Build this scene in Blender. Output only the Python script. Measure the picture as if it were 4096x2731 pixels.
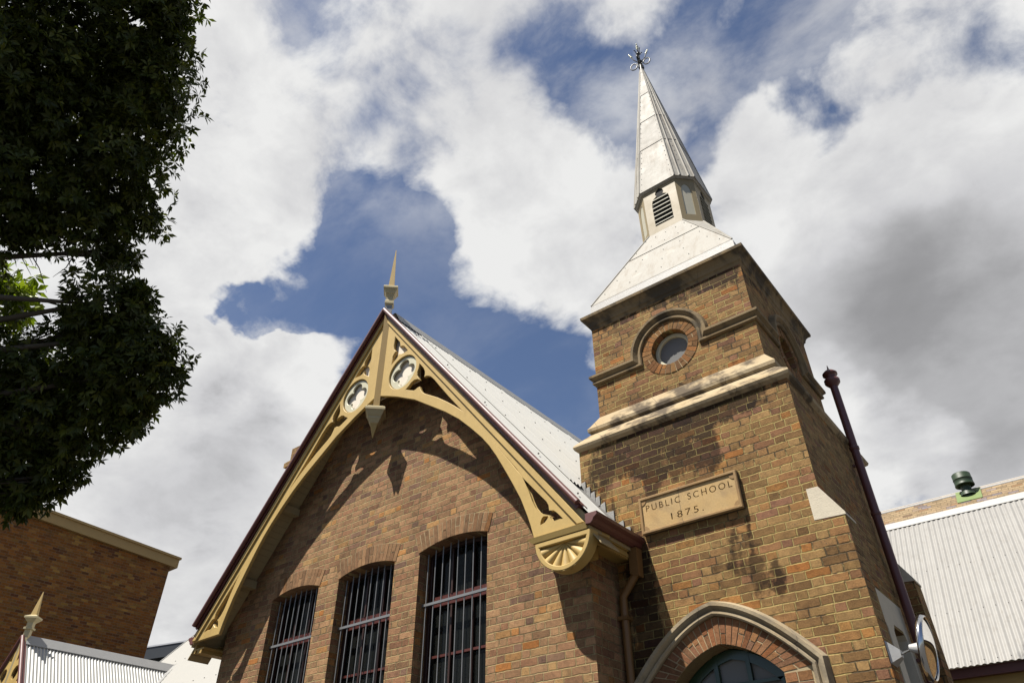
import bpy, bmesh, math, random
import numpy as np
from mathutils import Vector, Matrix
random.seed(7)
for o in list(bpy.data.objects): bpy.data.objects.remove(o)
S = bpy.context.scene
COL = S.collection
# ------------------------------------------------------------ camera
cam = bpy.data.cameras.new('camera'); camo = bpy.data.objects.new('camera', cam); COL.objects.link(camo)
cam.sensor_width = 36.0; cam.lens = 36.0*2857.0/4096.0; cam.clip_start = 0.05; cam.clip_end = 2000
RR = (0.78357754, 0.62126380, -0.00612600); UU = (0.37848215, -0.46950011, 0.79769725); FF = (-0.49270427, 0.62737623, 0.60302701)
camo.matrix_world = Matrix(((RR[0], UU[0], -FF[0], 0), (RR[1], UU[1], -FF[1], 0), (RR[2], UU[2], -FF[2], 0), (0, 0, 0, 1)))
S.camera = camo
GZ = -1.6            # ground level: the eye is the origin
# ------------------------------------------------------------ light
SUN = Vector((0.17, 0.40, -0.85)).normalized()      # direction the light travels
sd = bpy.data.lights.new('sun', 'SUN'); so = bpy.data.objects.new('sun', sd); COL.objects.link(so)
sd.energy = 5.0; sd.angle = math.radians(0.53); sd.color = (1.0, 0.95, 0.87)
so.rotation_euler = SUN.to_track_quat('-Z', 'Y').to_euler(); so.location = (-6, -8, 25)
SUN_EL = math.asin(-SUN.z); SUN_AZ = math.atan2(-SUN.x, -SUN.y)
S.view_settings.view_transform = 'Standard'; S.view_settings.look = 'None'
S.view_settings.exposure = 1.0; S.view_settings.gamma = 1.0; S.view_settings.use_curve_mapping = False
S.cycles.max_bounces = 6; S.cycles.transparent_max_bounces = 8

class NT:
    """tiny node-writing helper"""
    def __init__(s, nt): s.nt = nt; s.n = nt.nodes; s.l = nt.links
    def new(s, t, **k):
        nd = s.n.new(t)
        for a, b in k.items(): setattr(nd, a, b)
        return nd
    def put(s, sock, v):
        if v is None: return
        if isinstance(v, bpy.types.NodeSocket): s.l.new(v, sock)
        else:
            if isinstance(v, (tuple, list)) and len(v) == 3 and sock.type == 'RGBA': v = (*v, 1)
            sock.default_value = v
    def m(s, op, a, b=None, c=None, clamp=False):
        nd = s.new('ShaderNodeMath', operation=op, use_clamp=clamp)
        s.put(nd.inputs[0], a); s.put(nd.inputs[1], b); s.put(nd.inputs[2], c); return nd.outputs[0]
    def vm(s, op, a, b=None, out=0):
        nd = s.new('ShaderNodeVectorMath', operation=op); s.put(nd.inputs[0], a)
        if op == 'SCALE': s.put(nd.inputs['Scale'], b)
        else: s.put(nd.inputs[1], b)
        return nd.outputs[out]
    def noise(s, vec, scale, detail=4, rough=.55, dist=0, out=0):
        nd = s.new('ShaderNodeTexNoise'); s.put(nd.inputs['Vector'], vec); nd.inputs['Scale'].default_value = scale
        nd.inputs['Detail'].default_value = detail; nd.inputs['Roughness'].default_value = rough; nd.inputs['Distortion'].default_value = dist
        return nd.outputs[out]
    def xyz(s, x, y, z):
        nd = s.new('ShaderNodeCombineXYZ'); s.put(nd.inputs[0], x); s.put(nd.inputs[1], y); s.put(nd.inputs[2], z); return nd.outputs[0]
    def sep(s, v):
        nd = s.new('ShaderNodeSeparateXYZ'); s.put(nd.inputs[0], v); return nd.outputs
    def mix(s, f, a, b, blend='MIX'):
        nd = s.new('ShaderNodeMix', data_type='RGBA', blend_type=blend); s.put(nd.inputs[0], f); s.put(nd.inputs[6], a); s.put(nd.inputs[7], b); return nd.outputs[2]
    def mixf(s, f, a, b):
        nd = s.new('ShaderNodeMix', data_type='FLOAT'); s.put(nd.inputs[0], f); s.put(nd.inputs[2], a); s.put(nd.inputs[3], b); return nd.outputs[0]
    def rng(s, v, a, b, c=0., d=1., t='SMOOTHSTEP'):
        nd = s.new('ShaderNodeMapRange', interpolation_type=t); s.put(nd.inputs[0], v)
        for i, x in enumerate((a, b, c, d)): s.put(nd.inputs[i+1], x)
        return nd.outputs[0]
    def ramp(s, f, stops, interp='LINEAR'):
        nd = s.new('ShaderNodeValToRGB'); r = nd.color_ramp; r.interpolation = interp
        while len(r.elements) < len(stops): r.elements.new(0.5)
        for e, (p, c) in zip(r.elements, stops): e.position = p; e.color = (*c, 1) if len(c) == 3 else c
        s.put(nd.inputs[0], f); return nd.outputs[0]

# ------------------------------------------------------------ sky
W = bpy.data.worlds.new('World'); S.world = W; W.use_nodes = True
def build_sky():
    t = NT(W.node_tree); t.n.clear()
    sky = t.new('ShaderNodeTexSky', sky_type='NISHITA', sun_disc=False, sun_elevation=SUN_EL, sun_rotation=SUN_AZ, air_density=1.0, dust_density=0.6, ozone_density=1.6)
    co = t.new('ShaderNodeTexCoord').outputs['Generated']
    d = t.vm('NORMALIZE', co); z = t.sep(d)[2]
    zz = t.m('ADD', t.m('MAXIMUM', z, 0.0), 0.38)
    q = t.vm('DIVIDE', d, t.xyz(zz, zz, zz))
    n1 = t.noise(q, 2.6, 10, .56, .15); n2 = t.noise(q, 9.0, 8, .6, .3)
    fb = t.m('ADD', t.m('MULTIPLY', n1, .62), t.m('MULTIPLY', n2, .38))
    wv = t.vm('ADD', t.vm('SCALE', t.vm('SUBTRACT', t.noise(q, 2.4, 4, .55, out=1), (.5,.5,.5)), .30), t.vm('SCALE', t.vm('SUBTRACT', t.noise(q, 8., 5, .6, out=1), (.5,.5,.5)), .10))
    dw = t.vm('NORMALIZE', t.vm('ADD', d, wv))
    def lobes(L):
        acc = None
        for x, y, zc, a, w in L:
            v = Vector((x, y, zc)).normalized(); r = a*1.35
            dt = t.vm('DOT_PRODUCT', dw, tuple(v), out=1)
            k = t.rng(dt, math.cos(r), math.cos(r*.1), 0., w)
            acc = k if acc is None else t.m('ADD', acc, k)
        return acc
    blue = lobes(BLUE); white = lobes(WHITE); grey = lobes(GREY)
    front = t.rng(t.vm('DOT_PRODUCT', d, FF, out=1), -.1, .55, 0., 1.)
    D = t.m('ADD', t.m('SUBTRACT', t.m('MULTIPLY', front, .90), .24), t.m('MULTIPLY', t.m('SUBTRACT', fb, .5), 3.0))
    D = t.m('ADD', D, t.m('MULTIPLY', white, .42)); D = t.m('SUBTRACT', D, t.m('MULTIPLY', t.m('MINIMUM', blue, 1.25), .68))
    alpha = t.m('POWER', t.rng(D, .14, .62), .85)
    qs = t.vm('MULTIPLY', q, (1.0, 1.5, 1.2)); ws = t.noise(qs, 4.2, 9, .60, .25)
    alpha = t.m('MAXIMUM', alpha, t.m('MULTIPLY', t.m('MULTIPLY', t.rng(ws, .36, .66), .66), t.m('MULTIPLY', t.rng(z, .66, .80, .12, 1.), t.rng(front, .2, .9))))
    # relief: the same field a little way towards the sun
    q2 = t.vm('ADD', q, (-.028, -.038, .02))
    m1 = t.noise(q2, 2.6, 10, .56, .15); m2 = t.noise(q2, 9.0, 8, .6, .3)
    fb2 = t.m('ADD', t.m('MULTIPLY', m1, .62), t.m('MULTIPLY', m2, .38))
    rel = t.m('MULTIPLY', t.m('MULTIPLY', t.m('SUBTRACT', fb, fb2), 2.0), t.m('SUBTRACT', 1., t.m('MULTIPLY', t.m('MAXIMUM', t.m('MINIMUM', grey, .5), 0.), 1.5)))
    thick = t.m('MULTIPLY', t.rng(D, .5, 1.5, 0, 1), .16)
    sh = t.m('SUBTRACT', t.m('ADD', .93, rel), t.m('ADD', thick, t.m('MULTIPLY', grey, .62)))
    big = t.m('MULTIPLY', t.m('SUBTRACT', t.noise(q, 1.7, 5, .5), .5), .3)
    sh = t.m('ADD', sh, big, clamp=True)
    cc = t.ramp(sh, [(0., (.12, .12, .122)), (.35, (.22, .22, .226)), (.65, (.42, .42, .43)), (1., (.57, .57, .565))])
    skyc = t.mix(1.0, sky.outputs[0], SKYTINT, 'MULTIPLY')
    below = t.rng(z, -.02, .02)
    cc = t.vm('SCALE', cc, CLOUDGAIN/SKYSTR)
    c = t.mix(alpha, skyc, cc)
    c = t.mix(below, (.5, .45, .4), c)
    bg = t.new('ShaderNodeBackground'); t.put(bg.inputs[0], c); bg.inputs[1].default_value = SKYSTR
    out = t.new('ShaderNodeOutputWorld'); t.l.new(bg.outputs[0], out.inputs[0])
SKYSTR = 0.05; SKYTINT = (1.02, 1.0, 1.06); CLOUDGAIN = 0.74
BLUE = [(-0.613, 0.484, 0.624, 0.162, 0.95), (-0.523, 0.62, 0.585, 0.139, 1.0), (-0.666, 0.424, 0.613, 0.088, 0.8), (-0.483, 0.706, 0.519, 0.084, 0.7), (-0.703, 0.336, 0.627, 0.061, 0.5), (-0.507, 0.362, 0.783, 0.069, 0.28), (-0.558, 0.402, 0.726, 0.076, 0.55), (-0.565, 0.455, 0.688, 0.077, 0.6), (-0.496, 0.427, 0.756, 0.065, 0.3), (-0.501, 0.47, 0.727, 0.048, 0.3), (-0.187, 0.567, 0.802, 0.104, 0.52), (-0.257, 0.532, 0.807, 0.073, 0.42), (-0.101, 0.562, 0.821, 0.089, 0.42), (-0.27, 0.462, 0.845, 0.072, 0.3), (-0.248, 0.423, 0.872, 0.075, 0.3), (-0.027, 0.653, 0.756, 0.038, 0.6), (0.15, 0.65, 0.745, 0.081, 0.38), (-0.47, 0.207, 0.858, 0.062, 0.34), (-0.401, 0.32, 0.858, 0.082, 0.22), (0.013, 0.596, 0.803, 0.087, 0.3), (-0.52, 0.242, 0.819, 0.053, 0.15), (-0.463, 0.738, 0.491, 0.053, 0.5), (-0.043, 0.59, 0.806, 0.06, 0.3), (-0.592, 0.415, 0.691, 0.059, 0.3), (-0.729, 0.292, 0.619, 0.03, 0.6), (-0.726, 0.325, 0.606, 0.036, 0.75), (-0.717, 0.368, 0.592, 0.048, 0.8), (-0.701, 0.398, 0.592, 0.054, 0.8), (-0.373, 0.322, 0.87, 0.136, 0.1), (-0.326, 0.396, 0.858, 0.111, 0.1), (-0.024, 0.567, 0.823, 0.123, 0.12)]
WHITE = [(-0.395, 0.519, 0.758, 0.131, 0.55), (-0.426, 0.567, 0.705, 0.121, 0.6), (-0.454, 0.612, 0.647, 0.067, 0.5), (-0.488, 0.548, 0.679, 0.067, 0.4), (-0.584, 0.234, 0.777, 0.119, 0.35), (-0.657, 0.34, 0.673, 0.097, 0.4), (-0.771, 0.326, 0.547, 0.125, 0.5), (-0.708, 0.45, 0.545, 0.075, 0.5), (-0.748, 0.417, 0.517, 0.113, 0.5), (-0.048, 0.701, 0.711, 0.132, 0.5), (0.048, 0.753, 0.656, 0.121, 0.5), (-0.071, 0.817, 0.572, 0.173, 0.6), (-0.104, 0.653, 0.75, 0.064, 0.3), (-0.821, 0.441, 0.363, 0.183, 0.6), (-0.679, 0.259, 0.687, 0.081, 0.4), (-0.35, 0.617, 0.705, 0.107, 0.4), (-0.005, 0.891, 0.453, 0.134, 0.6), (-0.699, 0.348, 0.625, 0.028, 0.35)]
GREY = [(-0.031, 0.865, 0.5, 0.192, 0.34), (-0.011, 0.902, 0.431, 0.133, 0.26), (-0.059, 0.8, 0.597, 0.115, 0.22), (-0.825, 0.451, 0.339, 0.171, 0.16), (-0.831, 0.334, 0.445, 0.103, 0.12), (0.079, 0.811, 0.58, 0.132, 0.25), (-0.513, 0.312, 0.8, 0.112, 0.1), (-0.315, 0.382, 0.869, 0.165, 0.2), (0.005, 0.61, 0.792, 0.169, 0.2), (-0.824, 0.386, 0.415, 0.094, 0.1), (-0.163, 0.852, 0.498, 0.058, -0.3), (-0.13, 0.903, 0.409, 0.078, -0.45), (-0.404, 0.54, 0.738, 0.137, -0.22), (-0.59, 0.254, 0.767, 0.132, -0.12), (-0.048, 0.701, 0.711, 0.112, -0.12), (-0.706, 0.447, 0.55, 0.087, -0.12)]
build_sky()

# ------------------------------------------------------------ object helpers
def empty(name, loc, label, cat, group=None):
    o = bpy.data.objects.new(name, None); COL.objects.link(o); o.location = loc; o.empty_display_size = .3
    o['label'] = label; o['category'] = cat
    if group: o['group'] = group
    return o
def link(name, me, parent=None, label=None):
    o = bpy.data.objects.new(name, me); COL.objects.link(o)
    if parent is not None:
        o.parent = parent
        if parent.type == 'EMPTY': o.matrix_parent_inverse = Matrix.Translation(-Vector(parent.location))
    if label: o['label'] = label
    return o
class MB:
    """mesh builder: many shapes into one mesh, several material slots, a random value per block"""
    def __init__(s): s.v = []; s.f = []; s.mi = []; s.r = []; s.sm = []
    def add(s, vs, fs, mi=0, r=None, smooth=False):
        b = len(s.v); s.v += [tuple(v) for v in vs]; r = random.random() if r is None else r
        for f in fs: s.f.append(tuple(i+b for i in f)); s.mi.append(mi); s.r.append(r); s.sm.append(smooth)
    def box(s, x0, x1, y0, y1, z0, z1, mi=0, r=None, M=None):
        vs = [Vector(p) for p in ((x0,y0,z0),(x1,y0,z0),(x1,y1,z0),(x0,y1,z0),(x0,y0,z1),(x1,y0,z1),(x1,y1,z1),(x0,y1,z1))]
        if M is not None: vs = [M @ v for v in vs]
        s.add(vs, ((0,3,2,1),(4,5,6,7),(0,1,5,4),(1,2,6,5),(2,3,7,6),(3,0,4,7)), mi, r)
    def hexa(s, lo, hi, mi=0, r=None):
        s.add(list(lo)+list(hi), ((0,3,2,1),(4,5,6,7),(0,1,5,4),(1,2,6,5),(2,3,7,6),(3,0,4,7)), mi, r)
    def stack(s, prof, cx, cy, mi=0, rot=0., n=4, chamf=0., cap=True):
        """square (or chamfered) rings: prof = [(half, z)]"""
        rings = []
        for it in prof:
            h, z = it[0], it[1]
            if n == 4: pts = [(-h,-h),(h,-h),(h,h),(-h,h)]
            else:
                c = it[2] if len(it) > 2 else h*.4142; pts = [(-c,-h),(c,-h),(h,-c),(h,c),(c,h),(-c,h),(-h,c),(-h,-c)]
            ox = it[3] if len(it) > 3 else 0.
            rings.append([(cx+ox+x*math.cos(rot)-y*math.sin(rot), cy+x*math.sin(rot)+y*math.cos(rot), z) for x, y in pts])
        k = len(rings[0]); vs = [p for r_ in rings for p in r_]; fs = []
        for i in range(len(rings)-1):
            for j in range(k): fs.append((i*k+j, i*k+(j+1) % k, (i+1)*k+(j+1) % k, (i+1)*k+j))
        if cap: fs.append(tuple(range(k))[::-1]); fs.append(tuple(len(vs)-k+j for j in range(k)))
        s.add(vs, fs, mi)
    def tube(s, pts, r, n=8, mi=0, caps=True, smooth=True):
        pts = [Vector(p) for p in pts]; N = len(pts); rs = r if isinstance(r, (list, tuple)) else [r]*N
        t0 = (pts[1]-pts[0]).normalized(); a = t0.orthogonal().normalized(); vs = []
        for i, p in enumerate(pts):
            t = (pts[min(i+1, N-1)]-pts[max(i-1, 0)]).normalized(); a = (a-t*a.dot(t)).normalized(); b = t.cross(a)
            vs += [p+(a*math.cos(2*math.pi*k/n)+b*math.sin(2*math.pi*k/n))*rs[i] for k in range(n)]
        fs = [(i*n+k, i*n+(k+1) % n, (i+1)*n+(k+1) % n, (i+1)*n+k) for i in range(N-1) for k in range(n)]
        s.add(vs, fs, mi, smooth=smooth)
        if caps: s.add(vs[:n], [tuple(range(n))[::-1]], mi); s.add(vs[-n:], [tuple(range(n))], mi)
    def lathe(s, prof, c, axis=(0,0,1), n=24, mi=0, smooth=True):
        ax = Vector(axis).normalized(); a = ax.orthogonal().normalized(); b = ax.cross(a); c = Vector(c); vs = []
        for r, h in prof: vs += [c+ax*h+(a*math.cos(2*math.pi*k/n)+b*math.sin(2*math.pi*k/n))*r for k in range(n)]
        fs = [(i*n+k, i*n+(k+1) % n, (i+1)*n+(k+1) % n, (i+1)*n+k) for i in range(len(prof)-1) for k in range(n)]
        s.add(vs, fs, mi, smooth=smooth)
    def sweep(s, path, prof, to3, mi=0, closed=False, flat=None):
        """path: 2D points; prof: (offset to the left of travel, projection); to3(u, w, p) -> 3D.  mitred."""
        P = [Vector((p[0], p[1])) for p in path]; N = len(P); vs = []; k = len(prof)
        for i in range(N):
            d0 = (P[i]-P[i-1]).normalized() if (i > 0 or closed) else (P[1]-P[0]).normalized()
            d1 = (P[(i+1) % N]-P[i]).normalized() if (i < N-1 or closed) else d0
            n0 = Vector((-d0.y, d0.x)); n1 = Vector((-d1.y, d1.x)); mm = n0+n1; mm = mm/max(mm.dot(n0), .25)
            for o, p in prof:
                q = P[i]+mm*o; ex = 0
                if flat and i in (0, N-1): q = q + (d1*(-p) if i == 0 else d0*p)
                vs.append(to3(q.x, q.y, p))
        fs = []
        for i in range(N if closed else N-1):
            j = (i+1) % N
            for a in range(k-1): fs.append((i*k+a, j*k+a, j*k+a+1, i*k+a+1))
        s.add(vs, fs, mi)
    def build(s, name, mats, parent=None, label=None, rev=False):
        me = bpy.data.meshes.new(name); me.from_pydata(s.v, [], s.f)
        for m_ in (mats if isinstance(mats, (list, tuple)) else [mats]): me.materials.append(m_)
        me.polygons.foreach_set('material_index', s.mi); me.polygons.foreach_set('use_smooth', s.sm)
        at = me.attributes.new('rnd', 'FLOAT', 'FACE'); at.data.foreach_set('value', s.r)
        bm = bmesh.new(); bm.from_mesh(me); bmesh.ops.recalc_face_normals(bm, faces=bm.faces); bm.to_mesh(me); bm.free()
        me.update(); return link(name, me, parent, label)
def plate_mesh(loops, depth, bevel=0.):
    cu = bpy.data.curves.new('tmp', 'CURVE'); cu.dimensions = '2D'; cu.fill_mode = 'BOTH'; cu.extrude = depth/2-bevel
    if bevel: cu.bevel_depth = bevel; cu.bevel_resolution = 0; cu.offset = -bevel
    for L in loops:
        sp = cu.splines.new('POLY'); sp.points.add(len(L)-1); sp.use_cyclic_u = True
        for p, (x, y) in zip(sp.points, L): p.co = (x, y, 0, 1)
    o = bpy.data.objects.new('tmp', cu); COL.objects.link(o)
    dg = bpy.context.evaluated_depsgraph_get(); me = bpy.data.meshes.new_from_object(o.evaluated_get(dg))
    bpy.data.objects.remove(o); bpy.data.curves.remove(cu); return me
def plate(name, loops, y0, y1, mat, parent=None, bevel=0., axis='y', label=None):
    """outline with holes, in XZ (axis y, thickness y0..y1) or in YZ (axis x, thickness x0..x1)"""
    me = plate_mesh(loops, abs(y1-y0), bevel); c = (y0+y1)/2
    if axis == 'y': M = Matrix(((1,0,0,0),(0,0,-1,c),(0,1,0,0),(0,0,0,1)))
    else: M = Matrix(((0,0,1,c),(1,0,0,0),(0,1,0,0),(0,0,0,1)))
    me.transform(M); me.materials.clear(); me.materials.append(mat); me.name = name
    for p in me.polygons: p.use_smooth = False
    return link(name, me, parent, label)
def circle(cx, cz, r, n=40, a0=0., a1=2*math.pi):
    full = abs(a1-a0-2*math.pi) < 1e-6
    return [(cx+r*math.cos(a0+(a1-a0)*i/(n if full else n-1)), cz+r*math.sin(a0+(a1-a0)*i/(n if full else n-1))) for i in range(n)]
def rect(x0, x1, z0, z1): return [(x0,z0),(x1,z0),(x1,z1),(x0,z1)]
# ------------------------------------------------------------ materials
MAS = .80                                    # masonry
AL = .75                                     # every painted or masonry colour below is scaled by this
def newmat(name):
    m = bpy.data.materials.new(name); m.use_nodes = True; t = NT(m.node_tree); t.n.clear()
    out = t.new('ShaderNodeOutputMaterial'); b = t.new('ShaderNodeBsdfPrincipled'); t.l.new(b.outputs[0], out.inputs[0])
    t.b = b; t.out = out; t.pos = t.new('ShaderNodeNewGeometry').outputs['Position']
    return m, t
def bump(t, h, strength, dist):
    nd = t.new('ShaderNodeBump'); nd.inputs['Strength'].default_value = strength; nd.inputs['Distance'].default_value = dist
    t.put(nd.inputs['Height'], h); t.l.new(nd.outputs[0], t.b.inputs['Normal'])
def spots(t, base, dark, amount, scale=34.):
    vo = t.new('ShaderNodeTexVoronoi'); vo.inputs['Scale'].default_value = scale; t.put(vo.inputs['Vector'], t.vm('ADD', t.pos, t.vm('SCALE', t.noise(t.pos, 40, 2, out=1), .02)))
    sz = t.m('MULTIPLY', t.rng(t.noise(t.pos, 2.2, 2), .42, .7), amount)
    k = t.m('MULTIPLY', t.m('GREATER_THAN', sz, .02), t.m('SUBTRACT', 1., t.rng(vo.outputs[0], t.m('MULTIPLY', sz, .55), t.m('ADD', sz, .001))))
    return t.mix(t.m('MULTIPLY', k, .85), base, dark)
def stain_mask(t, L, streak=1.):
    x, y, z = t.sep(t.pos); acc = None
    for cx, cz, sx, sz, w in L:
        a = t.m('DIVIDE', t.m('SUBTRACT', x, cx), sx); b = t.m('DIVIDE', t.m('SUBTRACT', z, cz), sz)
        r = t.m('ADD', t.m('MULTIPLY', a, a), t.m('MULTIPLY', b, b)); k = t.rng(r, 0., 1., w, 0.)
        acc = k if acc is None else t.m('ADD', acc, k)
    ns = t.noise(t.xyz(t.m('MULTIPLY', x, 9.), t.m('MULTIPLY', y, 9.), t.m('MULTIPLY', z, .8)), 1., 5, .6)
    nb = t.noise(t.pos, 9., 5, .65)
    g = t.m('ADD', t.m('MULTIPLY', t.m('SUBTRACT', ns, .5), 2.6*streak), t.m('MULTIPLY', t.m('SUBTRACT', nb, .5), 2.4))
    return t.rng(t.m('ADD', acc, t.m('MULTIPLY', g, t.m('MINIMUM', t.m('MULTIPLY', acc, 3.), 1.))), .25, .85)
def brick(name, pal, mortar, bond='flemish', L=.24, HD=.118, H=.0865, mw=.0105, stains=None, spot=.22, missing=.5, dirt=.35, z0=0., bs=.8):
    m, t = newmat(name)
    g = t.new('ShaderNodeNewGeometry'); nx = t.m('ABSOLUTE', t.sep(g.outputs['True Normal'])[0])
    wob = t.noise(t.pos, 7., 3, out=1); wob2 = t.noise(t.pos, 38., 2, out=1)
    w_ = t.vm('ADD', t.vm('SCALE', t.vm('SUBTRACT', wob, (.5,.5,.5)), .020), t.vm('SCALE', t.vm('SUBTRACT', wob2, (.5,.5,.5)), .009))
    x, y, z = t.sep(t.vm('ADD', t.pos, w_))
    sel = t.m('GREATER_THAN', nx, .7); u = t.m('ADD', x, t.m('MULTIPLY', sel, t.m('SUBTRACT', y, x)))
    v = t.m('DIVIDE', t.m('ADD', z, 20.+z0), H); row = t.m('FLOOR', v); fv = t.m('FRACT', v)
    wn0 = t.new('ShaderNodeTexWhiteNoise', noise_dimensions='1D'); t.put(wn0.inputs['W'], row)
    par = t.m('MODULO', row, 2.)
    P = L+HD if bond == 'flemish' else L
    ru = t.m('ADD', t.m('ADD', t.m('DIVIDE', t.m('ADD', u, 50.), P), t.m('MULTIPLY', par, .5)), t.m('MULTIPLY', wn0.outputs[0], .26))
    cell = t.m('FLOOR', ru); xx = t.m('MULTIPLY', t.m('SUBTRACT', ru, cell), P)
    if bond == 'flemish':
        ish = t.m('GREATER_THAN', xx, L); lx = t.m('SUBTRACT', xx, t.m('MULTIPLY', ish, L)); ww = t.m('SUBTRACT', L, t.m('MULTIPLY', ish, L-HD))
        cid = t.m('ADD', t.m('MULTIPLY', cell, 2.), ish)
    else: lx = xx; ww = L; cid = cell
    du = t.m('MINIMUM', lx, t.m('SUBTRACT', ww, lx)); dv = t.m('MULTIPLY', t.m('MINIMUM', fv, t.m('SUBTRACT', 1., fv)), H)
    d = t.m('MINIMUM', du, dv)
    wn = t.new('ShaderNodeTexWhiteNoise', noise_dimensions='3D'); t.put(wn.inputs['Vector'], t.xyz(cid, row, 3.7)); r1, r2, r3 = t.sep(wn.outputs['Color'])
    mwv = t.m('MULTIPLY', mw*.5, t.m('ADD', .72, t.m('MULTIPLY', t.noise(t.pos, 4.5, 2), .56)))
    brk = t.rng(d, t.m('SUBTRACT', mwv, .0022), t.m('ADD', mwv, .0028))
    fine = t.noise(t.pos, 75., 5, .7); mid = t.noise(t.pos, 14., 4, .6)
    c = t.vm('SCALE', t.ramp(r1, pal), AL*MAS*1.08)
    val = t.m('ADD', t.m('ADD', .66, t.m('MULTIPLY', r2, .34)), t.m('ADD', t.m('MULTIPLY', t.m('SUBTRACT', fine, .5), 1.15), t.m('MULTIPLY', t.m('SUBTRACT', mid, .5), .8)))
    c = t.vm('SCALE', c, val)
    c = t.mix(t.rng(t.noise(t.vm('ADD', t.pos, (3,7,1)), 22., 4, .65), .48, .70, 0., .6), c, t.vm('MULTIPLY', c, (.62, .60, .66)))
    if spot: c = spots(t, c, (.035, .03, .035), spot)
    # a slightly darker margin on every brick
    edge = t.rng(d, .005, .018, .88, 1.); c = t.vm('SCALE', c, edge)
    big = t.noise(t.pos, .9, 4, .6); c = t.mix(t.m('MULTIPLY', t.rng(big, .48, .72), dirt), c, t.vm('MULTIPLY', c, (.45, .42, .40)))
    miss = t.m('MULTIPLY', t.rng(t.noise(t.vm('ADD', t.pos, (9, 3, 5)), 2.6, 4, .65), .50, .60), missing)
    mc = t.mix(t.noise(t.pos, 3., 4), mortar, tuple(a*b for a, b in zip(mortar, (.72, .70, .50))))
    mc = t.vm('SCALE', mc, t.m('ADD', .56*AL, t.m('MULTIPLY', fine, .6*AL)))
    mc = t.mix(miss, mc, (.045, .032, .022))
    if stains:
        sm = stain_mask(t, stains); c = t.mix(t.m('MULTIPLY', sm, t.m('ADD', .72, t.m('MULTIPLY', r3, .27))), c, t.vm('MULTIPLY', c, (.13, .12, .12))); mc = t.mix(t.m('MULTIPLY', sm, .62), mc, t.vm('MULTIPLY', mc, (.2, .18, .16)))
    col = t.mix(brk, mc, c)
    t.put(t.b.inputs['Base Color'], col); t.b.inputs['Roughness'].default_value = .92; t.b.inputs['Specular IOR Level'].default_value = .2
    dep = t.m('SUBTRACT', t.m('MULTIPLY', brk, t.m('ADD', .75, t.m('MULTIPLY', r3, .35))), t.m('MULTIPLY', t.m('MULTIPLY', miss, t.m('SUBTRACT', 1., brk)), .9))
    bump(t, t.m('ADD', dep, t.m('ADD', t.m('MULTIPLY', fine, .75), t.m('MULTIPLY', mid, .4))), bs, .013)
    return m
def voussoir(name, pal, stain=0.):
    """single bricks with their own random value"""
    m, t = newmat(name); a = t.new('ShaderNodeAttribute', attribute_name='rnd').outputs['Fac']
    fine = t.noise(t.pos, 70., 5, .7); mid = t.noise(t.pos, 13., 4, .6)
    c = t.vm('SCALE', t.ramp(a, pal), AL*MAS); wn = t.new('ShaderNodeTexWhiteNoise', noise_dimensions='1D'); t.put(wn.inputs['W'], t.m('MULTIPLY', a, 913.))
    val = t.m('ADD', t.m('ADD', .55, t.m('MULTIPLY', wn.outputs[0], .4)), t.m('ADD', t.m('MULTIPLY', t.m('SUBTRACT', fine, .5), .9), t.m('MULTIPLY', t.m('SUBTRACT', mid, .5), .7)))
    c = spots(t, t.vm('SCALE', c, val), (.04, .03, .03), .2)
    t.put(t.b.inputs['Base Color'], c); t.b.inputs['Roughness'].default_value = .9; t.b.inputs['Specular IOR Level'].default_value = .2
    bump(t, t.m('ADD', fine, mid), .6, .008); return m
def plain(name, col, rough=.6, var=.18, metal=0., bmp=.15, scale=6., streak=0., streakcol=(.1,.09,.07), spec=.4):
    m, t = newmat(name); x, y, z = t.sep(t.pos)
    n = t.noise(t.pos, scale, 6, .65); n2 = t.noise(t.pos, scale*11, 3, .6)
    k = t.m('ADD', 1., t.m('ADD', t.m('MULTIPLY', t.m('SUBTRACT', n, .5), var*2), t.m('MULTIPLY', t.m('SUBTRACT', n2, .5), var)))
    c = t.vm('SCALE', col, t.m('MULTIPLY', k, AL))
    if streak:
        sn = t.noise(t.xyz(t.m('MULTIPLY', x, 11.), t.m('MULTIPLY', y, 11.), t.m('MULTIPLY', z, 1.1)), 1., 5, .65)
        c = t.mix(t.m('MULTIPLY', t.rng(sn, .5, .72), streak), c, streakcol)
    t.put(t.b.inputs['Base Color'], c); t.b.inputs['Metallic'].default_value = metal; t.b.inputs['Specular IOR Level'].default_value = spec
    t.put(t.b.inputs['Roughness'], t.m('ADD', rough, t.m('MULTIPLY', t.m('SUBTRACT', n, .5), .25)))
    if bmp: bump(t, t.m('ADD', n, n2), bmp, .006)
    return m
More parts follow.
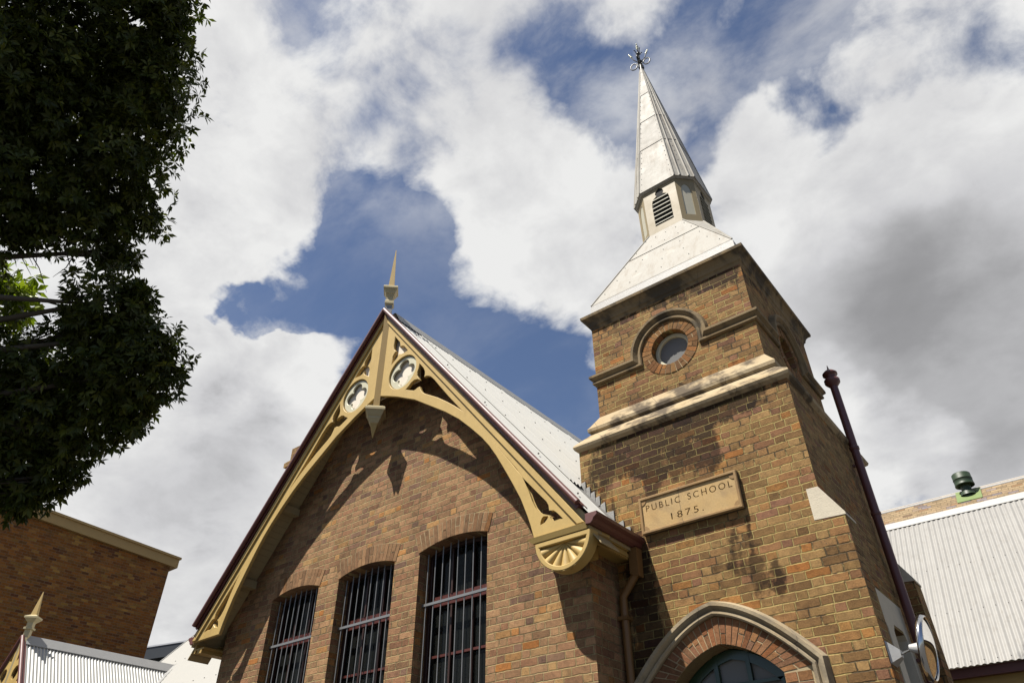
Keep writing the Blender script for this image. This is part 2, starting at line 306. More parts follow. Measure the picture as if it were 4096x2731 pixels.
def zincmat(name, col, rough, var, metal=0., bmp=.12, scale=4., streak=.4, streakcol=(.27,.21,.15)):
    m, t = newmat(name); x, y, z = t.sep(t.pos); a = t.new('ShaderNodeAttribute', attribute_name='rnd').outputs['Fac']
    n = t.noise(t.pos, scale, 6, .65); n2 = t.noise(t.pos, 46., 3, .6); wv = t.noise(t.pos, 1.6, 3, .5)
    k = t.m('ADD', t.m('ADD', .86, t.m('MULTIPLY', a, .24)), t.m('ADD', t.m('MULTIPLY', t.m('SUBTRACT', n, .5), var*2.4), t.m('MULTIPLY', t.m('SUBTRACT', n2, .5), var)))
    c = t.vm('SCALE', col, t.m('MULTIPLY', k, AL))
    sn = t.noise(t.xyz(t.m('MULTIPLY', x, 9.), t.m('MULTIPLY', y, 9.), t.m('MULTIPLY', z, .9)), 1., 6, .7)
    c = t.mix(t.m('MULTIPLY', t.rng(sn, .46, .70), streak), c, tuple(v*.62 for v in streakcol))
    pl = t.rng(t.noise(t.vm('ADD', t.pos, (4,2,7)), 3.1, 5, .6), .60, .66); c = t.mix(t.m('MULTIPLY', pl, .35), c, tuple(v*AL*1.35 for v in col))
    t.put(t.b.inputs['Base Color'], c); t.put(t.b.inputs['Roughness'], t.m('ADD', rough, t.m('MULTIPLY', t.m('SUBTRACT', n, .5), .4))); t.b.inputs['Metallic'].default_value = 0.; t.b.inputs['Specular IOR Level'].default_value = .12
    bump(t, t.m('ADD', t.m('MULTIPLY', wv, 3.), n), .25, .02); return m
def stone(name, col, mould=.6, mcol=(.055, .042, .03)):
    m, t = newmat(name); x, y, z = t.sep(t.pos); f = t.noise(t.pos, 55., 5, .7); n = t.noise(t.pos, 3.2, 5, .6)
    c = t.mix(n, col, tuple(a*b for a, b in zip(col, (.80, .66, .48))))
    c = t.vm('SCALE', c, t.m('ADD', .78*AL, t.m('MULTIPLY', f, .45*AL)))
    s1 = t.noise(t.xyz(t.m('MULTIPLY', t.m('ADD', x, t.m('MULTIPLY', z, .5)), 5.), t.m('MULTIPLY', t.m('ADD', y, t.m('MULTIPLY', z, .5)), 5.), t.m('MULTIPLY', z, 2.5)), 1., 6, .62)
    s2 = t.noise(t.pos, 1.7, 3, .5); k = t.rng(t.m('ADD', s1, t.m('MULTIPLY', t.m('SUBTRACT', s2, .5), .8)), .42, .68)
    c = t.mix(t.m('MULTIPLY', k, mould), c, mcol)
    # block joints every 0.9 m
    u = t.m('FRACT', t.m('DIVIDE', t.m('ADD', t.m('ADD', x, y), 50.), .93)); j = t.m('LESS_THAN', u, .007)
    c = t.mix(t.m('MULTIPLY', j, .7), c, (.06, .05, .04))
    t.put(t.b.inputs['Base Color'], c); t.b.inputs['Roughness'].default_value = .9; t.b.inputs['Specular IOR Level'].default_value = .2
    bump(t, t.m('ADD', f, t.m('MULTIPLY', n, .5)), .45, .008); return m

TAN = [(0., (.25,.138,.054)), (.25, (.375,.222,.084)), (.5, (.43,.262,.104)), (.68, (.36,.182,.072)), (.80, (.31,.152,.088)), (.92, (.47,.245,.078)), (1., (.43,.17,.045))]
PINK = [(0., (.34,.19,.095)), (.25, (.49,.285,.14)), (.5, (.43,.235,.12)), (.68, (.37,.185,.095)), (.82, (.27,.155,.10)), (.93, (.55,.33,.135)), (1., (.52,.20,.05))]
RED = [(0., (.40,.15,.05)), (.3, (.33,.155,.08)), (.6, (.43,.20,.085)), (.8, (.26,.14,.085)), (1., (.44,.21,.08))]
ROSE = [(0., (.33,.14,.045)), (.3, (.38,.20,.07)), (.6, (.27,.14,.06)), (.8, (.42,.17,.045)), (1., (.40,.23,.085))]
FAR = [(0., (.33,.118,.022)), (.3, (.40,.16,.033)), (.5, (.25,.09,.024)), (.7, (.44,.21,.05)), (.85, (.16,.06,.026)), (1., (.52,.28,.06))]
STAINS = [(-3.1,4.50,1.5,.13,.85),(-3.55,3.75,.14,.5,.7),(-3.37,4.10,.50,.50,1.1),(-3.80,4.25,.45,.42,.9),(-3.0,4.15,.35,.45,.7),(-2.95,3.85,.16,.35,.6),(-4.25,4.05,.25,.55,.6),(-2.45,2.45,.3,.3,.4),(-3.95,1.6,.35,.8,.9),(-2.5,4.42,.5,.22,1.),(-2.72,4.0,.17,.42,1.),(-3.05,4.35,.7,.2,.7),(-2.60,2.78,.3,.42,.55),(-2.85,2.60,.25,.2,.4),(-3.85,2.7,.27,.75,1.25),(-3.78,2.0,.20,.62,1.15),(-2.42,2.36,.25,.3,.35),(-2.1,4.45,.4,.2,.6),(-4.15,4.2,.35,.4,.5),(-4.1,3.4,.2,.5,.35),
    (-2.6,6.52,.9,.16,.75),(-3.7,6.55,.7,.12,.7),(-2.2,6.45,.35,.22,.7),(-3.1,5.14,1.4,.09,.3)]
HEADS = [(0., (.37,.205,.10)), (.5, (.44,.25,.12)), (.85, (.40,.215,.105)), (1., (.46,.205,.065))]
M_TOWER = brick('tower_brick', TAN, (.52,.40,.17), stains=STAINS, missing=.9, dirt=.55)
M_GABLE = brick('gable_brick', PINK, (.48,.37,.20), missing=.55, dirt=.3, spot=.2, z0=.03)
M_FARBRICK = brick('orange_brick', FAR, (.28,.20,.13), bond='stretcher', missing=0., dirt=.35, spot=0., bs=.3)
M_CHIM = brick('chimney_brick', TAN, (.30,.24,.15), bond='flemish', missing=.3)
M_SHINGLE = brick('shingle', [(0.,(.36,.26,.15)),(.4,(.42,.31,.18)),(.75,(.38,.27,.16)),(.88,(.30,.26,.27)),(.95,(.20,.13,.08)),(1.,(.40,.24,.12))], (.16,.12,.08), bond='stretcher', L=.29, H=.10, mw=.012, missing=0., dirt=.3, spot=0., bs=.3)
M_REDV = voussoir('red_voussoir', RED); M_ROSEV = voussoir('ring_voussoir', ROSE); M_TANV = voussoir('soldier_brick', HEADS)
M_MORTAR = plain('mortar', (.42,.33,.19), .95, .3, bmp=.4, scale=12)
M_STONE = stone('sandstone', (.48,.405,.275), .9); M_STONED = stone('weathered_sandstone', (.27,.21,.125), .85, (.045,.038,.028)); M_STONEH = stone('hood_stone', (.44,.38,.27), .6, (.10,.085,.065)); M_STONEL = stone('pale_sandstone', (.56,.47,.34), .45)
M_RENDER = plain('painted_render', (.62,.55,.42), .9, .18, bmp=.6, scale=9)
M_PLAQUE = stone('plaque_stone', (.56,.42,.22), .42, (.17,.115,.07))
M_LETTER = plain('cut_letter', (.085,.062,.035), .9, .2)
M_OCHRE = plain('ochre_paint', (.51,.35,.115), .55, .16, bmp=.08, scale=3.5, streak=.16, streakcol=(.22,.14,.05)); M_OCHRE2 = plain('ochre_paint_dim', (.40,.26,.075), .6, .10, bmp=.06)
M_CREAM = plain('cream_paint', (.58,.55,.40), .5, .10, bmp=.05); M_SLAT = plain('louvre_paint', (.36,.34,.25), .6, .1); M_BEIGE = plain('beige_paint', (.30,.235,.125), .55, .07, bmp=.05); M_PANEL = plain('panel_paint', (.50,.47,.36), .5, .06)
M_MAROON = plain('maroon_paint', (.12,.034,.028), .5, .12, bmp=.03, spec=.6)
M_SOFFIT = plain('soffit_board', (.40,.31,.16), .7, .1)
M_ROOF = plain('white_roof_sheet', (.56,.55,.505), .42, .07, bmp=.02, scale=2.5, streak=.12, streakcol=(.42,.40,.36)); M_ROOFB = plain('bright_roof_sheet', (.38,.37,.34), .6, .05, bmp=.02, scale=2., streak=.1, streakcol=(.36,.33,.28), spec=.1)
M_ZINC = zincmat('zinc_sheet', (.395,.375,.33), .6, .2, metal=.15, bmp=.12, scale=4., streak=.45, streakcol=(.27,.21,.15)); M_LEAD = plain('lead_sheet', (.26,.255,.24), .6, .3, metal=.1, bmp=.5, scale=14.)
M_GREYMET = plain('grey_flashing', (.30,.30,.29), .5, .15, metal=.2); M_ROOFR = plain('rear_roof_sheet', (.31,.30,.28), .42, .08, bmp=.02, scale=2.5, streak=.4, streakcol=(.17,.155,.135)); M_SCREW = plain('screw_head', (.06,.055,.05), .6, .1)
M_IRON = plain('black_iron', (.03,.032,.03), .35, .2, metal=.6); M_GILT = plain('pale_leaf_metal', (.55,.55,.42), .4, .2, metal=.3)
M_CAPP = plain('stone_coloured_paint', (.54,.45,.25), .55, .1, bmp=.05); M_BARS = plain('galvanised_bar', (.26,.26,.255), .4, .1, metal=.4); M_FRAME = plain('dark_window_frame', (.035,.014,.010), .5, .1); M_SASH = plain('dark_red_sash', (.085,.02,.014), .45, .1); M_GREEN = plain('dark_green_paint', (.012,.038,.014), .3, .1, bmp=.02, spec=.6)
M_VENT = plain('green_vent_paint', (.022,.042,.018), .5, .12); M_VENTL = plain('light_green_paint', (.16,.22,.07), .6, .2); M_DARK = plain('painted_shade', (.015,.014,.012), .9, .1)  # M_DARK: near-black colour painted in for shade inside openings
M_BLIND = plain('blind_slat', (.42,.26,.12), .6, .1); M_STEELP = plain('pale_grey_plastic', (.42,.42,.41), .45, .05); M_FARDARK = plain('dark_cladding', (.035,.038,.042), .5, .1); M_FARLIGHT = plain('pale_parapet', (.42,.43,.46), .6, .05)
def glass(name, tint=.35, col=(.02,.022,.02), opa=.35):
    m, t = newmat(name); t.n.remove(t.b)
    tr = t.new('ShaderNodeBsdfTransparent'); tr.inputs[0].default_value = (tint, tint, tint*.95, 1)
    df = t.new('ShaderNodeBsdfDiffuse'); df.inputs[0].default_value = (*col, 1); gl = t.new('ShaderNodeBsdfGlossy'); gl.inputs['Roughness'].default_value = .06; gl.inputs[0].default_value = (.75,.64,.50,1)
    bp = t.new('ShaderNodeBump'); bp.inputs['Strength'].default_value = .05; t.put(bp.inputs['Height'], t.noise(t.pos, 5., 2)); t.l.new(bp.outputs[0], gl.inputs['Normal'])
    fr = t.new('ShaderNodeFresnel'); fr.inputs[0].default_value = 1.5
    mx = t.new('ShaderNodeMixShader'); mx.inputs[0].default_value = opa; t.l.new(tr.outputs[0], mx.inputs[1]); t.l.new(df.outputs[0], mx.inputs[2])
    m2 = t.new('ShaderNodeMixShader'); t.put(m2.inputs[0], t.m('MULTIPLY', fr.outputs[0], .28)); t.l.new(mx.outputs[0], m2.inputs[1]); t.l.new(gl.outputs[0], m2.inputs[2]); t.l.new(m2.outputs[0], t.out.inputs[0])
    return m
M_GLASS = glass('window_glass'); M_GLASSG = glass('grey_wired_glass', .03, (.21,.21,.205), .75)
def mirror_mat(name, rough, col):
    m, t = newmat(name); t.b.inputs['Base Color'].default_value = (*col, 1); t.b.inputs['Metallic'].default_value = 1; t.b.inputs['Roughness'].default_value = rough; return m
M_MIRROR = mirror_mat('mirror', .03, (.75,.75,.75)); M_CHROME = mirror_mat('polished_rim', .16, (.45,.45,.45))
def leafmat(name, c0, c1, c2):
    m, t = newmat(name); a = t.new('ShaderNodeAttribute', attribute_name='rnd').outputs['Fac']
    c = t.ramp(a, [(0., c0), (.6, c1), (1., c2)]); t.put(t.b.inputs['Base Color'], c); t.b.inputs['Roughness'].default_value = .48; t.b.inputs['Specular IOR Level'].default_value = .28
    tl = t.new('ShaderNodeBsdfTranslucent'); t.put(tl.inputs[0], t.vm('MULTIPLY', c, (1.3, 1.5, .5)))
    mx = t.new('ShaderNodeMixShader'); mx.inputs[0].default_value = .22; t.l.new(t.b.outputs[0], mx.inputs[1]); t.l.new(tl.outputs[0], mx.inputs[2]); t.l.new(mx.outputs[0], t.out.inputs[0]); return m
M_LEAF = leafmat('glossy_dark_leaf', (.020,.028,.005), (.045,.058,.008), (.10,.11,.014)); M_LEAFY = leafmat('sun_painted_leaf', (.15,.20,.02), (.22,.28,.03), (.32,.36,.05))  # M_LEAFY: brighter copy of the leaf, sunlight put into its colour
M_BARK = plain('bark', (.10,.085,.065), .9, .35, bmp=.8, scale=14)
M_ASPHALT = plain('asphalt', (.075,.073,.07), .92, .25, bmp=.4, scale=3.)
M_PANELG = plain('grey_backing_board', (.78,.70,.58), .8, .15); M_PIPE = plain('brown_pipe_paint', (.20,.10,.03), .5, .15)
M_LEADL = plain('pale_lead_apron', (.36,.35,.33), .55, .3, metal=.1, bmp=.4, scale=10.); M_PLAQUED = stone('plaque_border', (.36,.25,.13), .35, (.12,.08,.055))
M_ROOF2 = plain('porch_roof_sheet', (.40,.40,.375), .4, .06, bmp=.02, scale=2.); M_GREYMETL = plain('pale_grey_flashing', (.30,.30,.295), .5, .08, metal=.1); M_BEIGED = plain('tan_fascia_paint', (.42,.275,.10), .6, .07)
M_FARGLASS = plain('dark_glazing', (.06,.075,.08), .25, .1); M_CREAMW = plain('white_flashing', (.42,.41,.385), .45, .05); M_TOWER2 = brick('plain_tan_brick', TAN, (.40,.32,.18), missing=.3)
BLOBS = [(-5.61, 0.84, 7.24, 0.5), (-5.93, 1.19, 6.67, 0.51), (-6.27, 1.22, 6.05, 0.58), (-6.49, 1.64, 5.71, 0.35), (-6.55, 1.18, 5.44, 0.46), (-6.57, 0.71, 6.4, 0.79), (-6.23, 0.19, 7.03, 0.83), (-6.39, 0.05, 6.33, 0.74), (-6.66, 0.52, 5.41, 0.58), (-6.12, 0.77, 6.96, 0.67), (-5.68, 1.08, 6.9, 0.4), (-6.63, 1.72, 5.37, 0.23), (-6.71, 0.83, 5.15, 0.27), (-7.11, -0.1, 5.99, 0.94), (-5.39, 0.8, 7.54, 0.32), (-5.39, 0.42, 7.93, 0.7), (-5.9, -0.38, 7.81, 0.9), (-6.65, -0.75, 6.88, 0.97), (-6.54, 1.79, 4.61, 0.37), (-6.47, 2.12, 4.39, 0.38), (-6.44, 2.38, 4.1, 0.34), (-6.81, 2.1, 4.05, 0.5), (-6.76, 2.43, 3.75, 0.26), (-7.04, 2.18, 3.59, 0.36), (-7.25, 1.86, 3.81, 0.54), (-7.48, 1.88, 3.34, 0.46), (-7.49, 1.43, 3.98, 0.54), (-7.26, 2.19, 3.13, 0.19), (-7.5, 2.02, 2.93, 0.21), (-7.77, 1.44, 3.39, 0.66), (-6.38, 1.95, 4.76, 0.15), (-7.75, 0.73, 4.31, 0.72), (-6.82, 1.76, 4.39, 0.3), (-7.73, 0.13, 5.17, 0.86)]
# ------------------------------------------------------------ ground
def sheet(name, x0, x1, y0, y1, z, mat, kind='structure'):
    b = MB(); b.add([(x0,y0,z),(x1,y0,z),(x1,y1,z),(x0,y1,z)], [(0,1,2,3)]); o = b.build(name, mat); o['kind'] = kind; return o
sheet('ground', -400, 400, -400, 400, GZ, M_ASPHALT)
# ------------------------------------------------------------ gabled hall
KB = .9841; XC = -7.615; RZ = 7.885; RT = 1.253
YB, YG, YT = 6.20, 6.60, 7.20
def roofz(x): return RZ-RT*abs(x-XC)
hall = empty('gabled_hall', (XC, 10, GZ), 'brown brick school hall with steep gable, pierced ochre bargeboards and three barred windows', 'school hall')
WINS = [(-9.996,-8.876), (-8.428,-7.267), (-6.787,-5.60)]; WS, WR, WB = 3.535, .09, 1.0
def seg_arch(x0, x1, zs, rise, zb, n=12):
    w = (x1-x0)/2; R = (w*w+rise*rise)/(2*rise); cx = (x0+x1)/2; cz = zs+rise-R; a = math.asin(w/R)
    return [(x0,zb),(x1,zb)]+[(cx+R*math.sin(a-2*a*i/n), cz+R*math.cos(a-2*a*i/n)) for i in range(n+1)]
plate('gable_wall', [[(-11.09,GZ),(-4.12,GZ),(-4.12,3.33),(XC,7.74),(-11.09,3.36)]]+[seg_arch(a,b,WS,WR,WB) for a,b in WINS], YG, YG+.32, M_GABLE, hall)
b = MB(); b.box(-4.42,-4.12,YG+.32,20,GZ,3.30); b.box(-11.09,-10.79,YG+.32,20,GZ,3.33); b.box(-10.79,-4.42,19.7,20,GZ,3.4); b.build('side_wall', M_GABLE, hall)
plate('back_gable', [[(-11.09,3.34),(-4.12,3.31),(XC,7.74)]], 19.7, 20.0, M_GABLE, hall)
for (x0,x1) in WINS:                        # soldier-brick heads
    b = MB(); w = (x1-x0)/2; R = (w*w+WR*WR)/(2*WR); cx = (x0+x1)/2; cz = WS+WR-R; a = math.asin((w+.02)/R); n = 17
    for i in range(n):
        for (r0,r1) in (((0,.245),) if i % 3 else ((0,.115),(.125,.245))):
            am = -a+2*a*(i+.5)/n; hw = .0335
            def P(r,sx,y): return (cx+(R+r)*math.sin(am)+sx*math.cos(am), y, cz+(R+r)*math.cos(am)-sx*math.sin(am))
            y0 = YG-.004-random.random()*.004
            b.add([P(r0+.002,-hw,y0),P(r0+.002,hw,y0),P(r1,hw*1.03,y0),P(r1,-hw*1.03,y0),P(r0+.002,-hw,YG+.1),P(r0+.002,hw,YG+.1),P(r1,hw,YG+.1),P(r1,-hw,YG+.1)], ((0,1,2,3),(0,4,5,1),(1,5,6,2),(2,6,7,3),(3,7,4,0)))
    b.add([(cx+(R+r)*math.sin(k_), YG-.002, cz+(R+r)*math.cos(k_)) for k_ in [a*(j/10-1)*1.0 for j in range(21)] for r in (.002,.25)], [(2*j,2*j+2,2*j+3,2*j+1) for j in range(20)], 1); b.build('window_head', [M_TANV, M_MORTAR], hall)
for (x0,x1) in WINS:
    yf = YG+.20; b = MB(); t = .055
    outer = seg_arch(x0+.003,x1-.003,WS-.004,WR,WB); inner = seg_arch(x0+t,x1-t,WS-t*.6,WR*.8,WB+t)
    wf = plate('window', [outer, inner], yf, yf+.07, M_FRAME, hall, .004)
    iw = (x1-x0-2*t); b2 = MB()
    b.box(x0+t,x1-t,yf+.012,yf+.055,2.845,2.945); b.box(x0+t,x1-t,yf+.022,yf+.055,2.945,2.975)
    b3 = MB(); b3.box(x0+t,x1-t,yf+.03,yf+.06,2.225,2.255)
    for k in (1,2):
        xm = x0+t+iw*k/3; b2.box(xm-.014,xm+.014,yf+.02,yf+.05,WB+t,2.845); b2.box(xm-.014,xm+.014,yf+.012,yf+.045,2.975,WS+.02)
    b.build('meeting_rail', M_SASH, wf); b3.build('sash_rail', M_SASH, wf); b2.build('glazing_bars', M_FRAME, wf)
    plate('pane', [seg_arch(x0+t-.01,x1-t+.01,WS-t*.6+.01,WR*.8,WB+.03)], yf+.056, yf+.060, M_GLASS, wf)
    g = MB(); yg = YG+.115; n = 9
    for k in range(n):
        xb = x0+.06+(x1-x0-.12)*k/(n-1); zt = WS-.02+WR*(1-((xb-(x0+x1)/2)/((x1-x0)/2))**2); g.tube([(xb,yg,WB+.02),(xb,yg,zt)], .0082, 8)
    for z in (2.86,1.55): g.box(x0+.004,x1-.004,yg-.018,yg+.012,z-.016,z+.016)
    g.build('security_bars', M_BARS, wf)
    bl = MB()
    for k in range(26):
        z = WB+.08+k*.045; bl.box(x0+.1,x1-.1,yf+.15,yf+.185,z,z+.026)
    bl.build('blind', M_BLIND, wf)
# bargeboards
def line(p, q, u): return p[1]+(q[1]-p[1])*(u-p[0])/(q[0]-p[0])
ARCH = [(0.08,6.246),(0.28,6.165),(0.498,6.066),(0.911,5.848),(1.335,5.547),(1.577,5.375),(1.847,5.154),(2.077,4.925),(2.279,4.706),(2.413,4.535),(2.533,4.35),(2.639,4.165),(2.731,4.0),(2.8,3.872),(2.858,3.76),(2.92,3.639),(2.966,3.52),(3.011,3.405),(3.054,3.276),(3.096,3.125)]
TRE1 = [(0.299,7.344),(0.383,7.232),(0.431,7.169),(0.448,7.112),(0.45,7.064),(0.495,7.058),(0.548,7.031),(0.583,6.984),(0.643,6.904),(0.583,6.897),(0.525,6.894),(0.474,6.904),(0.43,6.95),(0.432,6.907),(0.41,6.864),(0.365,6.833),(0.292,6.78),(0.297,6.855),(0.298,6.924),(0.317,6.967),(0.352,7.004),(0.383,7.008),(0.338,7.036),(0.306,7.086),(0.293,7.145),(0.297,7.214),(0.299,7.276)]
SP1 = [(0.958,6.492),(1.015,6.419),(1.057,6.36),(1.086,6.299),(1.091,6.241),(1.078,6.187),(1.128,6.188),(1.185,6.165),(1.235,6.127),(1.319,6.029),(1.428,5.88),(1.638,5.602),(1.88,5.297),(1.741,5.423),(1.595,5.545),(1.393,5.7),(1.134,5.868),(1.06,5.93),(1.025,5.993),(1.0,6.055),(0.959,6.056),(0.916,6.039),(0.87,6.035),(0.793,6.07),(0.695,6.119),(0.764,6.165),(0.806,6.203),(0.868,6.225),(0.944,6.209),(0.985,6.185),(0.955,6.235),(0.926,6.288),(0.925,6.345),(0.943,6.402)]
SP2 = [(2.792,4.151),(2.872,4.038),(3.006,3.867),(3.187,3.65),(3.302,3.513),(3.331,3.457),(3.337,3.393),(3.395,3.38),(3.437,3.342),(3.536,3.227),(3.467,3.238),(3.396,3.235),(3.353,3.261),(3.322,3.31),(3.305,3.286),(3.263,3.251),(3.19,3.236),(3.192,3.278),(3.212,3.326),(3.244,3.348),(3.289,3.338),(3.231,3.364),(3.169,3.416),(3.121,3.485),(3.081,3.576),(3.037,3.703),(2.973,3.855),(2.93,3.95),(2.862,4.058)]
def tz(u): return line((0.052,7.951),(3.8,3.119),u)
def gz_(u): return line((0.122,7.685),(3.725,3.114),u)
QC = (0.573,6.507)
QF = []
for k in range(4):
    a0 = math.radians(90*k)
    for i in range(13):
        a = a0+math.radians(-109.5+219*i/12); QF.append((QC[0]+.135*math.cos(a0)+.105*math.cos(a), QC[1]+.135*math.sin(a0)+.105*math.sin(a)))
for side in (1,-1):
    X = (lambda u: KB*(-7.755+u)) if side > 0 else (lambda u: 2*XC-KB*(-7.755+u))
    T = lambda L: [(X(u), KB*z) for u, z in L]
    out = [(0.03,7.98),(3.815,3.10),(3.096,3.112)]+ARCH[::-1]+[(0.03,6.265)]
    bb = plate('bargeboard', [T(out), T(circle(QC[0],QC[1],.303,48)), T(TRE1), T(SP1), T(SP2)], YB, YB+.055, M_OCHRE, hall, .008)
    plate('top_moulding', [T([(0.05,7.945),(3.805,3.113),(3.71,3.113),(0.05,7.775)])], YB-.028, YB-.001, M_OCHRE, bb, .006)
    plate('quatrefoil', [T(circle(QC[0],QC[1],.300,48)), T(QF)], YB+.028, YB+.060, M_CREAM, bb, .010)
    plate('backing_panel', [T([(0.02,6.24),(.90,6.24),(.90,6.73),(0.1,7.76),(0.02,7.80)])], YB+.085, YB+.10, M_PANELG, bb)
    # soffit boards between the barge and the wall
    b = MB(); L = math.hypot(3.85,3.85*RT); ux, uz = 1/math.hypot(1,RT), -RT/math.hypot(1,RT); n = int(L/.105)
    for k in range(n):
        s0 = .12+k*.105; s1 = s0+.097
        lo = []; 
        for dz in (-.215,-.195):
            for (s_,y) in ((s0,YB+.056),(s1,YB+.056),(s1,YG+.02),(s0,YG+.02)):
                lo.append((XC+side*(ux*s_), y, RZ+uz*s_+dz))
        b.hexa(lo[:4], lo[4:], r=random.random())
    for u_, dep in ((.93,.0),(2.15,.0),(2.97,.0)):       # purlin ends
        x = XC+side*u_; z = roofz(x)-.235; b.box(x-.06,x+.06,YB+.056,YG-.002,z-.10,z+.02, M=None)
    b.build('soffit', M_SOFFIT, hall)
    # unseen slab added under the sheets to block light
    b = MB(); xe = XC+side*3.77
    b.hexa([(XC,YB+.01,RZ-.17),(xe,YB+.01,roofz(xe)-.17),(xe,20.1,roofz(xe)-.17),(XC,20.1,RZ-.17)],[(XC,YB+.01,RZ-.05),(xe,YB+.01,roofz(xe)-.05),(xe,20.1,roofz(xe)-.05),(XC,20.1,RZ-.05)])
    b.build('light_block_slab', M_SOFFIT, hall)
    # maroon capping: roll and apron along the rake
    b = MB(); x1 = XC+side*3.69
    b.tube([(XC,YB-.075,RZ+.022),(x1,YB-.075,roofz(x1)+.022)], .036, 14)
    nx, nz = RT/math.hypot(1,RT), 1/math.hypot(1,RT)
    def off(x, d, y): return (x+side*nx*d, y, roofz(x)+nz*d)
    b.hexa([off(XC,-.055,YB-.045),off(x1,-.055,YB-.045),off(x1,-.055,YB-.03),off(XC,-.055,YB-.03)],[off(XC,.0,YB-.045),off(x1,.0,YB-.045),off(x1,.0,YB-.03),off(XC,.0,YB-.03)])
    b.hexa([off(XC,-.03,YB-.03),off(x1,-.03,YB-.03),off(x1,-.03,YB+.03),off(XC,-.03,YB+.03)],[off(XC,.018,YB-.03),off(x1,.018,YB-.03),off(x1,.018,YB+.10),off(XC,.018,YB+.10)])
    b.build('barge_capping', M_MAROON, hall)
def corrugated(x0f, x1f, zf, ys, amp=.0085, pitch=.076, per=8, rows=3, ph=0.):
    """sheet with ribs running down the slope: x from x0f to x1f(y), z = zf(x)"""
    n = int((ys[1]-ys[0])/pitch*per); vs = []; fs = []
    for i in range(n+1):
        y = ys[0]+(ys[1]-ys[0])*i/n; dz = amp*math.cos(2*math.pi*(y/pitch+ph))+(.006 if int(y/pitch) % 10 == 0 else 0)
        for j in range(rows+1):
            x = x0f+(x1f(y)-x0f)*j/rows; vs.append((x, y, zf(x)+dz*1.6))
    for i in range(n):
        for j in range(rows): a = i*(rows+1)+j; fs.append((a, a+1, a+rows+2, a+rows+1))
    return vs, fs
b = MB()
v, f = corrugated(XC, lambda y: -3.80, lambda x: roofz(x)+.012, (YB+.01, 6.88)); b.add(v, f, 0, smooth=True)
v, f = corrugated(XC, lambda y: -4.50 if y < 7.26 else -3.80, lambda x: roofz(x)+.035, (6.86, 20.1)); b.add(v, f, 0, smooth=True)
v, f = corrugated(XC, lambda y: -11.43, lambda x: roofz(x)+.012, (YB+.01, 20.1)); b.add(v, f, 0, smooth=True)
for row, x in enumerate((-7.15,-6.45,-5.6,-4.75,-4.15)):
    y = 6.5+.076*(row % 2)
    while y < 16:
        zz = roofz(x)+.05; b.stack([(.008,zz-.012),(.008,zz+.004)], x, y, 1); y += .456
b.build('roof', [M_ROOF, M_SCREW], hall)
b = MB()                                   # ridge flashing with turned-down edges
for s in (1,-1):
    vs = []; fs = []; n = int((20-6.35)/.076*6)
    for i in range(n+1):
        y = 6.35+(20-6.35)*i/n; w = .17+.012*math.cos(2*math.pi*y/.076)
        vs += [(XC,y,RZ+.085),(XC+s*.05,y,RZ+.065),(XC+s*w,y,roofz(XC+w)+.062),(XC+s*w,y,roofz(XC+w)+.045)]
    for i in range(n):
        for k in range(3): a = i*4+k; fs.append((a,a+1,a+5,a+4))
    b.add(vs, fs)
b.build('ridge_flashing', M_GREYMET, hall)
b = MB(); zl = lambda x: roofz(x)-.02
b.hexa([(-4.66,6.86,zl(-4.66)-.03),(-3.80,6.86,zl(-3.80)-.03),(-3.80,7.198,zl(-3.80)-.03),(-4.66,7.198,zl(-4.66)-.03)],[(-4.66,6.86,zl(-4.66)),(-3.80,6.86,zl(-3.80)),(-3.80,7.198,zl(-3.80)+.02),(-4.66,7.198,zl(-4.66)+.02)])
xs = [-4.535,-4.46,-4.40,-4.335,-4.27,-4.20,-4.09,-3.97,-3.885]; zt = [4.085,4.0,3.914,3.835,3.73,3.595,3.425,3.34]
for k in range(8):
    x0, x1 = xs[k], xs[k+1]; tl = random.uniform(-.012,.012); y0 = YT-.016-random.random()*.008
    b.add([(x0,y0,roofz(x0)+.0),(x1,y0-.004,roofz(x1)-.02),(x1,y0,zt[k]+tl),(x0,y0+.006,zt[k]-tl),(x0,YT-.001,roofz(x0)),(x1,YT-.001,roofz(x1)-.02),(x1,YT-.001,zt[k]+tl),(x0,YT-.001,zt[k]-tl)],((0,1,2,3),(4,7,6,5),(0,4,5,1),(1,5,6,2),(2,6,7,3),(3,7,4,0)))
b.build('lead_flashing', M_LEAD, hall)
# apex finial: everything set diagonally
fin = MB(); fx, fy = -7.59, 6.20; q = math.pi/4; r2 = 1/math.sqrt(2)
S_ = lambda pr: [(h*.5, z) for h, z in pr]; SK = lambda pr: [(h*.5*KB, z*KB) for h, z in pr]
fin.stack(SK([(.098,6.02),(.098,7.93)]), fx, fy, 0, q)
fo = fin.build('king_post', M_OCHRE2, hall)
fin = MB()
fin.stack(SK([(.11,7.93),(.11,8.16)]), fx, fy, 0, q); fin.build('post_sleeve', M_GREYMET, fo)
fin = MB()
fin.stack(SK([(.10,8.12),(.155,8.165),(.155,8.22),(.14,8.235),(.118,8.24),(.118,8.33),(.14,8.345),(.14,8.375),(.17,8.39),(.21,8.45),(.225,8.455),(.225,8.475),(.255,8.49),(.255,8.525),(.235,8.54),(.1,8.56)]), fx, fy, 0, q); fin.build('moulded_cap', M_CAPP, fo); fin = MB()
fin.stack(SK([(.09,5.72),(.13,5.735),(.17,5.79),(.19,5.80),(.19,5.835),(.225,5.86),(.285,5.93),(.31,5.935),(.31,5.975),(.285,5.99),(.24,5.995),(.24,6.015),(.1,6.03)]), fx, fy, 0, q)
fin.build('pendant_cap', M_CAPP, fo)
fin = MB()
